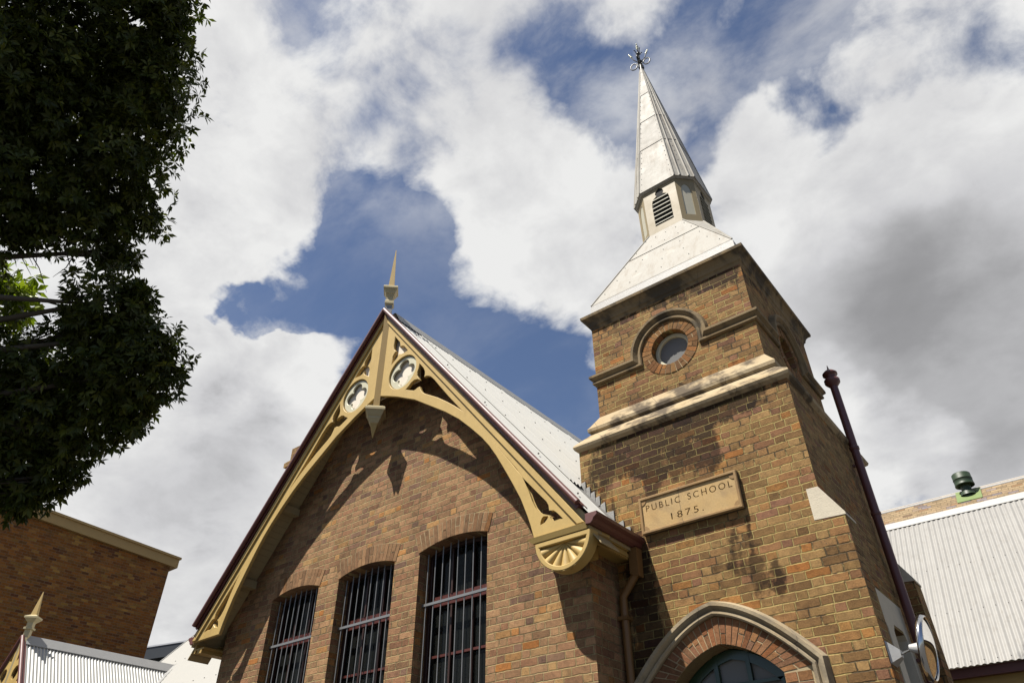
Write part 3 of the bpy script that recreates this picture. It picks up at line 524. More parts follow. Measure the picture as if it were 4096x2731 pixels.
fin.stack(SK([(.105,8.545),(.012,9.52)]), fx, fy, 0, q); fin.build('spike', M_OCHRE, fo); fin = MB(); fin.stack(SK([(.012,5.50),(.115,5.735)]), fx, fy, 0, q)
fin.build('pendant', M_OCHRE, fo)
# fan corbel under the right-hand foot of the gable
FX = lambda u: KB*(-7.755+u)
b = MB(); b.hexa([(FX(3.027)+.06,YB-.012,3.045*KB),(FX(3.824),YB-.012,3.045*KB),(FX(3.86),YG-.01,3.045*KB),(FX(3.027)+.06,YG-.01,3.045*KB)],[(FX(3.027)+.0,YB-.032,3.105*KB),(FX(3.824),YB-.032,3.105*KB),(FX(3.86),YG-.01,3.105*KB),(FX(3.027),YG-.01,3.105*KB)])
sh = b.build('shelf_moulding', M_OCHRE, hall)
cu, cz, RF = 3.488, 3.035*KB, .372
def dshape(r, n=40): return [(FX(cu+r*math.cos(a)), cz+KB*r*math.sin(a)) for a in [math.pi+math.pi*i/(n-1) for i in range(n)]]
fan = plate('fan_corbel', [[(FX(cu-RF),cz+.006)]+dshape(RF)+[(FX(cu+RF),cz+.006)], [(FX(cu-RF+.055),cz-.055)]+[p for p in dshape(RF-.055) if p[1] < cz-.055]+[(FX(cu+RF-.055),cz-.055)]], YB-.005, YB+.16, M_OCHRE, hall, .008)
b = MB(); vs = []; fs = []; NA, NRr = 126, 10; fz = cz-.05
for i in range(NA+1):
    a = math.pi+math.pi*i/NA; ph = (i/NA*7) % 1.0
    for j in range(NRr+1):
        r = (RF-.03)*j/NRr; dep = .050-.056*(j/NRr)**.8*(math.sin(math.pi*ph)**.6)
        vs.append((FX(cu+r*math.cos(a)), YB+.005+dep, fz+r*math.sin(a)*.94))
for i in range(NA):
    for j in range(NRr): k = i*(NRr+1)+j; fs.append((k,k+1,k+NRr+2,k+NRr+1))
b.add(vs, fs, smooth=False); b.build('fluted_shell', M_OCHRE, fan)
b = MB(); b.box(FX(cu-.2),FX(cu+.2),YB+.161,YG-.003,2.80,2.99); b.build('corbel_block', M_OCHRE2, hall)
# eaves
def gutter(side, y0, y1):
    xs_ = [(-3.935,3.20),(-3.935,3.085),(-3.875,3.078),(-3.845,3.10),(-3.825,3.135),(-3.80,3.15),(-3.785,3.16),(-3.785,3.20)]
    xs_ = [(x+.062, z-.05) for x, z in xs_]
    if side < 0: xs_ = [(2*XC-x, z) for x, z in xs_]
    return plate('gutter', [xs_], y0, y1, M_MAROON, hall, .004)
gutter(1, YB-.03, YT-.002); gutter(-1, YB+.0, 20)
b = MB(); b.box(-3.913,-3.875,YB+.17,7.02,2.895,3.09); b.box(-3.874,-3.853,YB+.17,7.02,2.98,3.028); b.box(-3.874,-3.862,YB+.17,7.02,2.91,2.95); b.box(-4.12,-3.914,YG,7.18,2.94,2.97); b.build('fascia', M_OCHRE2, hall)
b = MB(); xl = 2*XC+3.913; b.box(xl-.04,xl,YB+.06,20,2.90,3.09); b.box(xl,-11.092,YB+.06,20,2.94,2.965); b.box(xl+.06,xl+.11,YB+.06,6.9,2.885,2.94); b.box(-11.20,-11.14,YB+.06,6.9,2.885,2.94); b.build('fascia', M_OCHRE2, hall)
b = MB(); b.hexa([(-3.89,7.06,2.74),(-3.78,7.06,2.70),(-3.78,7.17,2.70),(-3.89,7.17,2.74)],[(-3.875,7.05,3.025),(-3.775,7.05,3.025),(-3.775,7.18,3.025),(-3.875,7.18,3.025)])
b.tube([(-3.84,7.12,2.76),(-3.95,7.13,2.64),(-4.045,7.135,2.54),(-4.05,7.135,2.40),(-4.05,7.135,GZ)], .046, 12)
for z in (2.3,.6): b.box(-4.118,-3.99,7.08,7.198,z-.02,z+.02)
b.build('downpipe', M_PIPE, hall)
# ------------------------------------------------------------ bell tower
TX, TY, HL, HU = -3.12, 8.615, 1.415, 1.185
tower = empty('bell_tower', (TX, TY, GZ), 'square brick tower with round windows, white metal spire and carved date stone', 'tower')
Q90 = Matrix.Translation((TX,TY,0)) @ Matrix.Rotation(math.pi/2, 4, 'Z') @ Matrix.Translation((-TX,-TY,0))
def spin(o, k, parent=None, name=None):
    """the same part on another face of the tower"""
    me = o.data.copy(); M = Matrix.Identity(4)
    for _ in range(k): M = Q90 @ M
    me.transform(M); return link(name or o.name.split('.')[0], me, parent or o.parent)
DX = -3.045
def bez(p0, p1, p2, n=14): return [((1-t)**2*p0[0]+2*t*(1-t)*p1[0]+t*t*p2[0], (1-t)**2*p0[1]+2*t*(1-t)*p1[1]+t*t*p2[1]) for t in [i/(n-1) for i in range(n)]]
def pointed(half, spring, rise, zb, n=14, s=.17, k=1.12):
    ax = (rise-k*half)/(s-k) if False else None
    # tangents: slope s at the crown, k at the shoulder
    x = (spring+rise-(spring+k*half))/(s-k) if abs(s-k) > 1e-6 else half/2
    x = max(.15*half, min(.85*half, x)); z = spring+rise-s*x
    R_ = bez((half,spring),(x,z),(0,spring+rise),n)
    R_ = [(DX+a,c) for a,c in R_]; Lf = [(2*DX-a,c) for a,c in R_[::-1]][1:]
    return [(DX+half,zb)]+R_+Lf+[(DX-half,zb)]
DOOR = pointed(.588,1.545,.342,GZ+.02)
FY = TY-HL
plate('lower_wall', [[(TX-HL,GZ),(TX+HL,GZ),(TX+HL,4.56),(TX-HL,4.56)], DOOR], FY, FY+.34, M_TOWER, tower)
b = MB(); b.box(TX-HL,TX-HL+.3,FY+.34,TY+HL,GZ,4.56); b.box(TX-HL+.3,TX+HL-.3,TY+HL-.3,TY+HL,GZ,4.56); b.build('lower_wall', M_TOWER, tower)
plate('lower_wall', [[(FY+.34,GZ),(TY+HL,GZ),(TY+HL,4.56),(FY+.34,4.56)], rect(8.24,9.30,.6,2.13)], TX+HL-.30, TX+HL, M_TOWER, tower, axis='x')
b = MB()                                    # brick ring of the doorway
n = 27; inn = pointed(.590,1.545,.344,1.0,40); out = pointed(.865,1.565,.585,1.0,40)
def along(P, t):
    L = [0]
    for a,c in zip(P[:-1],P[1:]): L.append(L[-1]+math.hypot(c[0]-a[0],c[1]-a[1]))
    t *= L[-1]
    for i in range(len(P)-1):
        if L[i+1] >= t: f = (t-L[i])/max(1e-9,L[i+1]-L[i]); return (P[i][0]+(P[i+1][0]-P[i][0])*f, P[i][1]+(P[i+1][1]-P[i][1])*f)
    return P[-1]
inc, outc = inn[1:-1], out[1:-1]
for i in range(n):
    t0, t1 = (i+.08)/n, (i+.92)/n; p = [along(inc,t0),along(inc,t1),along(outc,t1),along(outc,t0)]
    cuts = [(0.,1.)] if i % 3 else [(0.,.47),(.53,1.)]
    if i % 5 == 2: cuts = [(0.,.36),(.41,1.)]
    for c0, c1 in cuts:
        L_ = lambda a, c, f: (a[0]+(c[0]-a[0])*f, a[1]+(c[1]-a[1])*f)
        qd = [L_(p[0],p[3],c0),L_(p[1],p[2],c0),L_(p[1],p[2],c1),L_(p[0],p[3],c1)]; y0 = FY-.006-random.random()*.006
        b.hexa([(x,y0,z) for x,z in qd],[(x,FY+.3,z) for x,z in qd])
for s in (1,-1):
    z = 1.53; i = 0
    while z > GZ+.1:
        for k0, k1 in (((.592,.84),) if i % 2 else ((.592,.70),(.712,.84))):
            xa, xb = sorted((DX+s*k0, DX+s*k1)); b.box(xa,xb,FY-.006-random.random()*.005,FY+.3,z-.078,z)
        z -= .0905; i += 1
b.build('doorway_arch', M_REDV, tower)
plate('doorway_arch_mortar', [out, DOOR], FY-.003, FY+.25, M_MORTAR, tower)
hp = pointed(.87,1.565,.592,GZ+1.2,18)[::-1]
b = MB(); b.sweep(hp, [(0,0),(0,.045),(.016,.060),(.036,.058),(.047,.043),(.05,.033),(.062,.05),(.088,.085),(.122,.085),(.128,.07),(.15,0)], lambda u,w,p: (u, FY-p, w)); b.build('hood_moulding', M_STONEH, tower)
# door leaf frame, fanlight
yf = FY+.22
df = plate('door', [pointed(.585,1.545,.338,GZ+.02), pointed(.50,1.50,.29,1.555), rect(DX-.5,DX-.02,GZ+.15,1.45), rect(DX+.02,DX+.5,GZ+.15,1.45)], yf, yf+.08, M_GREEN, tower, .006)
b = MB(); 
for s in (-1,1): b = MB(); b.box(DX+s*.17-.022,DX+s*.17+.022,yf-.005,yf+.06,1.555,1.845); b.build('fanlight_bar', M_GREEN, df)
plate('fanlight_pane', [pointed(.51,1.50,.29,1.5)], yf+.045, yf+.05, M_GLASSG, df)
b = MB(); b.box(DX-.5,DX-.02,yf+.03,yf+.05,GZ+.15,1.45); b.box(DX+.02,DX+.5,yf+.03,yf+.05,GZ+.15,1.45); b.build('door_panel', M_GREEN, df)
# weathered offset between the two stages
b = MB(); H0 = HL
b.stack([(HL-.02,4.50),(HL,4.535),(HL+.045,4.565),(HL+.06,4.60),(HL+.045,4.635),(1.285,4.815)], TX, TY); b.build('lower_weathering', M_STONE, tower)
b = MB(); b.stack([(1.25,4.80),(1.285,4.822),(1.315,4.85),(1.32,4.895),(1.30,4.92),(HU-.003,5.105)], TX, TY); b.build('upper_weathering', M_STONE, tower)
# upper stage with a round window on each face
RX, RZc = TX, 5.765; UY = TY-HU
uw = plate('upper_wall', [[(TX-HU,5.0),(TX+HU,5.0),(TX+HU,6.66),(TX-HU,6.66)], circle(RX,RZc,.272,48)], UY, UY+.30, M_TOWER, tower)
plate('upper_wall', [[(UY+.3,5.0),(TY+HU,5.0),(TY+HU,6.66),(UY+.3,6.66)], circle(TY,RZc,.272,48)], TX+HU-.3, TX+HU, M_TOWER, tower, axis='x')
b = MB(); b.box(TX-HU,TX-HU+.3,UY+.3,TY+HU,5.0,6.66); b.box(TX-HU+.3,TX+HU-.3,TY+HU-.3,TY+HU,5.0,6.66); b.build('upper_wall', M_TOWER, tower)
b = MB(); n = 30
for i in range(n):
    a0, a1 = 2*math.pi*(i+.07)/n, 2*math.pi*(i+.93)/n; y0 = UY-.006-random.random()*.006
    cc_ = [(.274,.415)] if i % 4 else [(.274,.34),(.35,.415)]
    for r0, r1 in cc_:
        qd = [(RX+r*math.cos(a),RZc+r*math.sin(a)) for r,a in ((r0,a0),(r1,a0),(r1,a1),(r0,a1))]
        b.hexa([(x,y0,z) for x,z in qd],[(x,UY+.2,z) for x,z in qd])
ring = b.build('window_ring', M_ROSEV, tower)
mring = plate('ring_mortar', [circle(RX,RZc,.416,48), circle(RX,RZc,.273,48)], UY-.003, UY+.2, M_MORTAR, ring)
wfr = plate('round_window', [circle(RX,RZc,.273,48), circle(RX,RZc,.215,48)], UY+.10, UY+.17, M_CREAM, tower, .012)
wpn = plate('pane', [circle(RX,RZc,.22,40)], UY+.14, UY+.145, M_GLASSG, wfr)
b = MB(); hr = .425
pth = [(TX-HU,5.625),(RX-hr,5.625)]+[(RX+hr*math.cos(a),RZc+hr*math.sin(a)) for a in [math.pi-math.pi*i/28 for i in range(29)]]+[(RX+hr,5.625),(TX+HU,5.625)]
PRF = [(0,-.002),(0,.026),(.014,.042),(.04,.042),(.052,.028),(.056,.024),(.075,.045),(.105,.078),(.14,.078),(.146,.066),(.165,-.002)]
b.sweep(pth, PRF, lambda u,w,p: (u, UY-p, w), flat=True); sc_ = b.build('string_course', M_STONED, tower)
for k in (1,2,3):
    spin(sc_, k); r_ = spin(ring, k); 
    spin(mring, k, r_); w_ = spin(wfr, k); spin(wpn, k, w_)
b = MB(); b.stack([(HU-.02,6.58),(HU,6.60),(HU+.012,6.64),(HU+.03,6.66),(HU+.035,6.69),(HU+.05,6.73),(HU+.085,6.775),(HU+.115,6.79),(HU+.12,6.835),(HU+.09,6.86),(HU-.1,6.87)], TX, TY); b.build('cornice', M_STONED, tower)
# broached metal roof
LX = -3.10; LH, LC = .545, .305; PB, PZ0, PZ1 = 1.165, 7.095, 8.54
b = MB(); b.stack([(PB+.012,6.862),(PB,7.10)], TX, TY, 0, cap=False)
def oct8(h, c, z, ox=LX): return [(ox-c,TY-h,z),(ox+c,TY-h,z),(ox+h,TY-c,z),(ox+h,TY+c,z),(ox+c,TY+h,z),(ox-c,TY+h,z),(ox-h,TY+c,z),(ox-h,TY-c,z)]
base = [(TX-PB,TY-PB,PZ0),(TX+PB,TY-PB,PZ0),(TX+PB,TY+PB,PZ0),(TX-PB,TY+PB,PZ0)]; top = oct8(LH+.012,LC+.006,PZ1)
vs = base+top; fs = []
for k in range(4): fs.append((k,(k+1)%4,4+(2*k+1)%8,4+2*k)); fs.append(((k+1)%4,4+(2*k+2)%8,4+(2*k+1)%8))
b.add(vs, fs)
def lerp(a, c, t): return Vector(a)+(Vector(c)-Vector(a))*t
for k in range(4):                          # hip strips, a lap line, nail heads
    for A,C in ((base[k],top[2*k]),(base[(k+1)%4],top[(2*k+1)%8])): b.tube([Vector(A)+Vector((0,0,.004)),Vector(C)+Vector((0,0,.004))], .013, 6)
    A0,A1,C0,C1 = base[k],base[(k+1)%4],top[2*k],top[(2*k+1)%8]
    p0, p1 = lerp(A0,C0,.62), lerp(A1,C1,.62); dn = Vector((0,-.004,.003)) if k == 0 else Vector((0,0,.004)); b.tube([p0+dn,p1+dn], .005, 4)
    nrm = (Vector(A1)-Vector(A0)).cross(Vector(C0)-Vector(A0)).normalized()
    for t in (.12,.3,.5,.72,.9):
        for f in (.06,.28,.5,.72,.94):
            p = lerp(lerp(A0,C0,t),lerp(A1,C1,t),f+random.uniform(-.02,.02))+nrm*.004; b.box(p.x-.005,p.x+.005,p.y-.005,p.y+.005,p.z-.005,p.z+.005,1)
b.build('broach_roof', [M_ZINC, M_SCREW], tower)
b = MB(); b.stack([(PB+.016,6.90),(PB+.008,7.075),(PB-.02,7.10)], TX, TY, cap=False); b.build('roof_apron', M_LEADL, tower)
# louvred lantern
ln = MB(); ln.stack([(LH-.018,PZ1-.25,LC-.008),(LH-.018,9.56,LC-.008)], LX, TY, n=8); lo = ln.build('lantern', M_BEIGE, tower)
LV = [(.168,8.70),(.168,9.16),(.158,9.26),(.125,9.33),(.075,9.365),(.06,9.37),(.082,9.42),(.066,9.475),(.03,9.515),(0,9.545)]
lv = [(LX+a,z) for a,z in LV]+[(LX-a,z) for a,z in LV[::-1][1:]]
fp = plate('lantern_face', [[(LX-LC,PZ1-.2),(LX+LC,PZ1-.2),(LX+LC,9.56),(LX-LC,9.56)], lv], TY-LH, TY-LH+.016, M_BEIGE, lo)
dk = plate('louvre_shade_sheet', [lv], TY-LH+.0125, TY-LH+.0155, M_DARK, lo)  # dark sheet painted as the shade behind the slats
b = MB()
for k in range(7):
    z = 8.735+k*.094; hw = .165 if z < 9.2 else (.15 if z < 9.3 else .11)
    b.hexa([(LX-hw,TY-LH-.012,z-.012),(LX+hw,TY-LH-.012,z-.012),(LX+hw,TY-LH+.012,z+.000),(LX-hw,TY-LH+.012,z+.000)],[(LX-hw,TY-LH-.012,z+.006),(LX+hw,TY-LH-.012,z+.006),(LX+hw,TY-LH+.012,z+.018),(LX-hw,TY-LH+.012,z+.018)])
ls = b.build('louvre', M_SLAT, lo)
LQ = Matrix.Translation((LX,TY,0)) @ Matrix.Rotation(math.pi/2,4,'Z') @ Matrix.Translation((-LX,-TY,0))
for k in (1,2,3):
    for o in (fp,dk,ls):
        me = o.data.copy(); M = Matrix.Identity(4)
        for _ in range(k): M = LQ @ M
        me.transform(M); link(o.name.split('.')[0], me, lo)
dw = (LH-LC)*math.sqrt(2)/2; dd = (LH+LC)/math.sqrt(2)      # half width and distance of the diagonal faces
pn = [(-.085,8.70),(.085,8.70),(.085,9.22)]+[(.085*math.cos(a)**.8,9.22+.22*math.sin(a)) for a in [math.pi/2*i/8 for i in range(1,8)]]+[(0,9.45)]
pn = pn+[(-a,z) for a,z in pn[3:-1][::-1]]+[(-.085,9.22)]
for k in range(4):
    M = Matrix.Translation((LX,TY,0)) @ Matrix.Rotation(math.pi/4+k*math.pi/2,4,'Z')
    o = plate('blank_face', [[(-dw+.004,PZ1-.2),(dw-.004,PZ1-.2),(dw-.004,9.56),(-dw+.004,9.56)], pn], -dd, -dd+.011, M_BEIGE, lo); o.data.transform(M)
    o = plate('blank_panel', [pn], -dd+.0085, -dd+.0105, M_PANEL, lo); o.data.transform(M)
# spire
AX, AZ = -3.172, 13.80; e0 = .585; ec = .335
def ring_at(z, grow=0.):
    t = (z-9.60)/(AZ-9.60); h = e0*(1-t)+.045*t+grow; c = ec*(1-t)+.022*t+grow*.42; return oct8(h, c, z, LX+(AX-LX)*t)
b = MB(); laps = [9.60,10.86,11.80,12.78,AZ]
b.add(ring_at(9.565,-.035)+ring_at(9.60,.004), [(i,(i+1)%8,8+(i+1)%8,8+i) for i in range(8)]+[tuple(range(8))[::-1]])
for z0,z1 in zip(laps[:-1],laps[1:]):
    r0, r1 = ring_at(z0-.012,.008), ring_at(z1,.0); b.add(r0+r1, [(i,(i+1)%8,8+(i+1)%8,8+i) for i in range(8)])
R0, R1 = ring_at(9.60,.006), ring_at(AZ,.004)
for i in range(8):
    b.tube([R0[i],R1[i]], [.013,.008], 6)
    if i % 2:                              # cover strips on the narrow faces
        A = lerp(R0[i],R0[(i+1)%8],.28); C = lerp(R1[i],R1[(i+1)%8],.28); b.tube([A,C], [.02,.010], 6)
        A = lerp(R0[i],R0[(i+1)%8],.72); C = lerp(R1[i],R1[(i+1)%8],.72); b.tube([A,C], [.02,.010], 6)
    for t in [j/26 for j in range(26)]:
        for f in ((.07,.93) if i % 2 == 0 else (.5,)):
            p = lerp(lerp(R0[i],R1[i],t+.01),lerp(R0[(i+1)%8],R1[(i+1)%8],t+.01),f); b.box(p.x-.006,p.x+.006,p.y-.006,p.y+.006,p.z-.006,p.z+.006,1)
b.stack([(.052,AZ-.12,.024),(.062,AZ-.10,.028),(.045,AZ+.06,.02)], AX, TY, n=8)
b.build('spire', [M_ZINC, M_SCREW], tower)
# wrought iron finial
b = MB(); C = Vector((AX,TY,AZ)); A3 = lambda r,a,h: C+Vector((.70*r*math.cos(a),.70*r*math.sin(a),h))
b.tube([C+Vector((0,0,.03)),C+Vector((0,0,.90))], [.028,.012], 8); 
b.lathe([(0,.30),(.05,.32),(.06,.36),(.05,.40),(0,.42)], C, n=10); b.lathe([(0,.66),(.04,.68),(.04,.72),(0,.74)], C, n=10)
b.lathe([(.02,.0),(.05,.04),(.03,.1),(.025,.2)], C, n=10)
for k in range(4):
    a = math.radians(8+90*k)
    pts = [A3(.21+.105*math.cos(t),a,.30+.105*math.sin(t)) for t in [math.pi*(.95)-i*math.pi*1.9/22 for i in range(23)]]; b.tube(pts, .013, 6)
    a2 = a+math.radians(12); b.tube([A3(.03,a2,.38),A3(.10,a2,.43),A3(.17,a2,.50),A3(.215,a2,.60)], .011, 6)
    a3 = a+math.radians(45); b.tube([A3(.02,a3,.66),A3(.07,a3,.70),A3(.10,a3,.78),A3(.14,a3,.79)], .010, 6)
    b.tube([A3(.03,a3,.32),A3(.09,a3,.26),A3(.10,a3,.16),A3(.05,a3,.10)], .010, 6)
    for t0 in (0.,.05,.10):
        p0, p1 = A3(.215+t0*.55,a2,.60+t0), A3(.245+t0*.6,a2,.68+t0); sd_ = (p1-p0).cross(Vector((0,0,1))).normalized()*(.034-t0*.16)
        b.tube([p0,lerp(p0,p1,.5),p1], [.004,.028-t0*.12,.003], 6, 1)
b.tube([C+Vector((0,0,.88)),C+Vector((0,0,.95)),C+Vector((0,0,1.05))], [.010,.036,.004], 6, 1)
b.build('iron_finial', [M_IRON, M_GILT], tower)
# carved stone
px0,px1,pz0,pz1 = -3.717,-2.487,3.172,3.612
pb = plate('date_stone', [rect(px0,px1,pz0,pz1)], FY-.030, FY-.001, M_LETTER, tower)
def carved_face():
    # the lettering is left out of the face slab, so it is really cut into the stone
    cu = bpy.data.curves.new('tmp','CURVE'); cu.dimensions = '2D'; cu.fill_mode = 'BOTH'; cu.extrude = .011
    def poly(L):
        sp = cu.splines.new('POLY'); sp.points.add(len(L)-1); sp.use_cyclic_u = True
        for p,(a,c) in zip(sp.points,L): p.co = (a,c,0,1)
    poly(rect(px0+.002,px1-.002,pz0+.002,pz1-.002))
    for s, zc, xc, wid, hgt in (('PUBLIC SCHOOL',3.435,(px0+px1)/2+.004,1.075,.078),('1875.',3.262,(px0+px1)/2-.03,.40,.078)):
        fc = bpy.data.curves.new('tmp','FONT'); fc.body = s; fc.space_character = 1.35; fc.space_word = 1.5; fc.align_x = 'CENTER'; fc.resolution_u = 5; fc.offset = .024
        o = bpy.data.objects.new('tmp',fc); COL.objects.link(o); bpy.context.view_layer.objects.active = o
        for q_ in bpy.context.selected_objects: q_.select_set(False)
        o.select_set(True); bpy.ops.object.convert(target='CURVE'); L = []
        for sp in o.data.splines:
            pts = sp.bezier_points; n = len(pts); out_ = []
            for a in range(n):
                p, q2 = pts[a], pts[(a+1) % n]; straight = (p.handle_right_type == 'VECTOR' and q2.handle_left_type == 'VECTOR'); m = 1 if straight else 5
                for k in range(m):
                    u = k/m; v = 1-u; w = p.co*v**3+p.handle_right*3*v*v*u+q2.handle_left*3*v*u*u+q2.co*u**3; out_.append((w.x,w.y))
            L.append(out_)
        bpy.data.objects.remove(o); xs_ = [a for l in L for a,_ in l]; ys_ = [c for l in L for _,c in l]; x0_,x1_,y0_,y1_ = min(xs_),max(xs_),min(ys_),max(ys_)
        for l in L: poly([(xc+((a-x0_)/(x1_-x0_)-.5)*wid, zc+(c-y0_)/(y1_-y0_)*hgt) for a,c in l])
    o = bpy.data.objects.new('tmp',cu); COL.objects.link(o); me = bpy.data.meshes.new_from_object(o.evaluated_get(bpy.context.evaluated_depsgraph_get())); bpy.data.objects.remove(o)
    me.transform(Matrix(((1,0,0,0),(0,0,-1,FY-.0415),(0,1,0,0),(0,0,0,1)))); me.materials.clear(); me.materials.append(M_PLAQUE); me.name = 'carved_face'
    for p in me.polygons: p.use_smooth = False
    return link('carved_face', me, pb)
carved_face()
fr = plate('stone_border', [rect(px0,px1,pz0,pz1), [(px0+.034,pz0+.034),(px1-.034,pz0+.034),(px1-.034,pz1-.034),(px0+.034,pz1-.034)]], FY-.072, FY-.0525, M_PLAQUED, pb, .007)
for cx_,cz_,a0 in ((px0+.034,pz0+.034,0),(px1-.034,pz0+.034,90),(px1-.034,pz1-.034,180),(px0+.034,pz1-.034,270)):
    a0 = math.radians(a0); plate('corner_boss', [[(cx_,cz_)]+circle(cx_,cz_,.062,8,a0,a0+math.pi/2)], FY-.060, FY-.0522, M_PLAQUED, pb, .002)
# buttresses and their pale weatherings
for (y0,y1) in ((FY,FY+.32),(TY+HL-.32,TY+HL)):
    b = MB(); x = TX+HL; b.box(x+.0005,x+.175,y0,y1,GZ,2.86); b.build('buttress', M_TOWER, tower)
    b = MB(); b.add([(x-.12,y0-.004,2.865),(x+.185,y0-.004,2.85),(x+.185,y0-.004,2.875),(x+.0,y0-.004,3.195),(x-.12,y0-.004,3.20),(x-.12,y1+.004,2.865),(x+.185,y1+.004,2.85),(x+.185,y1+.004,2.875),(x+.0,y1+.004,3.195),(x-.12,y1+.004,3.20)],((0,1,2,3,4),(5,9,8,7,6),(0,5,6,1),(1,6,7,2),(2,7,8,3),(3,8,9,4),(4,9,5,0)))
    b.build('buttress_weathering', M_RENDER, tower)
x = TX+HL
ws = plate('side_window', [[(8.22,.55),(9.32,.55),(9.32,2.465),(8.22,2.465)], [(8.30,.65),(8.41,.65),(8.41,2.06),(8.37,2.12),(8.30,2.12)], [(8.64,.65),(9.14,.65),(9.14,2.08),(9.06,2.16),(8.72,2.16),(8.64,2.08)]], x-.12, x+.004, M_RENDER, tower, axis='x')
b = MB(); b.box(x-.2,x-.1,8.25,9.29,.6,2.12); b.build('pane', M_DARK, ws)  # solid dark block, shade of the opening put into its colour
# ------------------------------------------------------------ flue pipe and mirror on the tower side
fl = empty('flue_pipe', (x+.085, 9.28, GZ), 'tall dark red flue pipe with pointed cap beside the tower', 'flue')
b = MB(); fxp = x+.085
b.tube([(fxp,9.28,GZ),(fxp,9.28,5.50)], .052, 14); b.lathe([(.053,0),(.062,.01),(.062,.05),(.053,.06)], (fxp,9.28,4.45), n=14); b.lathe([(.053,0),(.060,.01),(.060,.04),(.053,.05)], (fxp,9.28,3.55), n=14); b.build('pipe', M_MAROON, fl)
b = MB(); b.lathe([(.052,5.44),(.10,5.50),(.105,5.52),(.105,5.55),(.075,5.56),(.075,5.63),(.10,5.635),(.10,5.66),(.06,5.70),(.015,5.73),(.004,5.80)], (fxp,9.28,0), n=16); b.build('cap', M_MAROON, fl)
b = MB()
for z in (4.25,1.9): b = MB(); b.box(x+.001,fxp,9.26,9.30,z-.015,z+.015); b.build('bracket', M_MAROON, fl)
mi = empty('traffic_mirror', (x+.175,7.34,1.52), 'round convex mirror in a polished rim on a white bracket', 'mirror')
xb = x+.176; b = MB(); b.hexa([(xb,7.23,1.49),(xb,7.43,1.49),(xb,7.43,1.68),(xb,7.23,1.68)],[(xb+.09,7.28,1.54),(xb+.09,7.36,1.54),(xb+.09,7.36,1.60),(xb+.09,7.28,1.60)]); b.build('wall_bracket', M_STEELP, mi)
mc = Vector((-1.19,7.02,1.52)); nv = Vector((.985,.02,-.17)).normalized(); ms = .80
b = MB(); b.tube([(xb+.085,7.32,1.57),mc-nv*.09], .012, 8, 1); b.tube([mc-nv*.12,mc-nv*.03], [.028,.05], 8); b.build('arm', [M_STEELP, M_CHROME], mi)
b = MB(); b.lathe([(0,-.012),(.29*ms,-.012)], mc, nv, 40); b.lathe([(.27*ms,-.015),(.315*ms,-.012),(.325*ms,.012),(.318*ms,.036),(.305*ms,.042),(.296*ms,.03)], mc, nv, 48); b.build('rim', M_CHROME, mi)
b = MB(); b.lathe([(.297*ms*(1-i/10),.022+.045*(1-(1-i/10)**2)) for i in range(11)], mc, nv, 48); b.build('mirror_face', M_MIRROR, mi)
# ------------------------------------------------------------ wing behind on the left
WT = 1.1; WY0, WZ0 = 10.24, 4.573
wz = lambda y: WZ0+WT*(y-WY0)
wing = empty('left_wing', (-16, 11, GZ), 'low school wing with a glaring white metal roof beyond the gabled hall', 'school wing')
WYE, WYR = 8.0, 13.0
b = MB(); n = int((20.75-11.1)/.076*6); vs = []; fs = []
for i in range(n+1):
    xx = -20.83+(20.75-11.1)*i/n; k = .010*math.cos(2*math.pi*xx/.076); lap = .012 if (i//6) % 10 == 0 else 0
    for j in range(4): y = WYE+(WYR-WYE)*j/3; vs.append((xx,y,wz(y)+k+lap))
for i in range(n):
    for j in range(3): a = i*4+j; fs.append((a,a+1,a+5,a+4))
b.add(vs, fs, smooth=True); 
b.add([(-20.83,WYR,wz(WYR)),(-11.1,WYR,wz(WYR)),(-11.1,2*WYR-WYE,wz(WYE)),(-20.83,2*WYR-WYE,wz(WYE))],[(0,1,2,3)])
for row,y in enumerate((8.6,9.5,10.4,11.3,12.2)):
    xx = -20.6
    while xx < -11.3: b.stack([(.009,wz(y)+.005),(.009,wz(y)+.022)], xx, y, 1); xx += .456
b.build('roof', [M_ROOFB, M_SCREW], wing)
b = MB(); b.box(-20.6,-11.1,8.3,17.7,GZ,2.2); b.hexa([(-20.6,8.3,2.2),(-11.1,8.3,2.2),(-11.1,17.7,2.2),(-20.6,17.7,2.2)],[(-20.6,12.9,wz(12.85)-.1),(-11.1,12.9,wz(12.85)-.1),(-11.1,13.1,wz(12.85)-.1),(-20.6,13.1,wz(12.85)-.1)]); b.build('wall', M_GABLE, wing)
b = MB(); b.hexa([(-20.86,WYE,wz(WYE)-.14),(-20.80,WYE,wz(WYE)-.14),(-20.80,WYR,wz(WYR)-.14),(-20.86,WYR,wz(WYR)-.14)],[(-20.86,WYE,wz(WYE)+.03),(-20.80,WYE,wz(WYE)+.03),(-20.80,WYR,wz(WYR)+.03),(-20.86,WYR,wz(WYR)+.03)]); b.build('verge', M_GREYMET, wing)
ch = MB(); cxc, cyc = -16.55, 11.55
ch.stack([(.74,5.2),(.74,8.78),(.70,8.90),(.56,8.98),(.56,9.75),(.60,9.76),(.60,9.85),(.68,9.86),(.68,10.0),(.64,10.05),(.57,10.12),(.57,10.50)], cxc, cyc)
cho = ch.build('chimney', M_CHIM, wing)
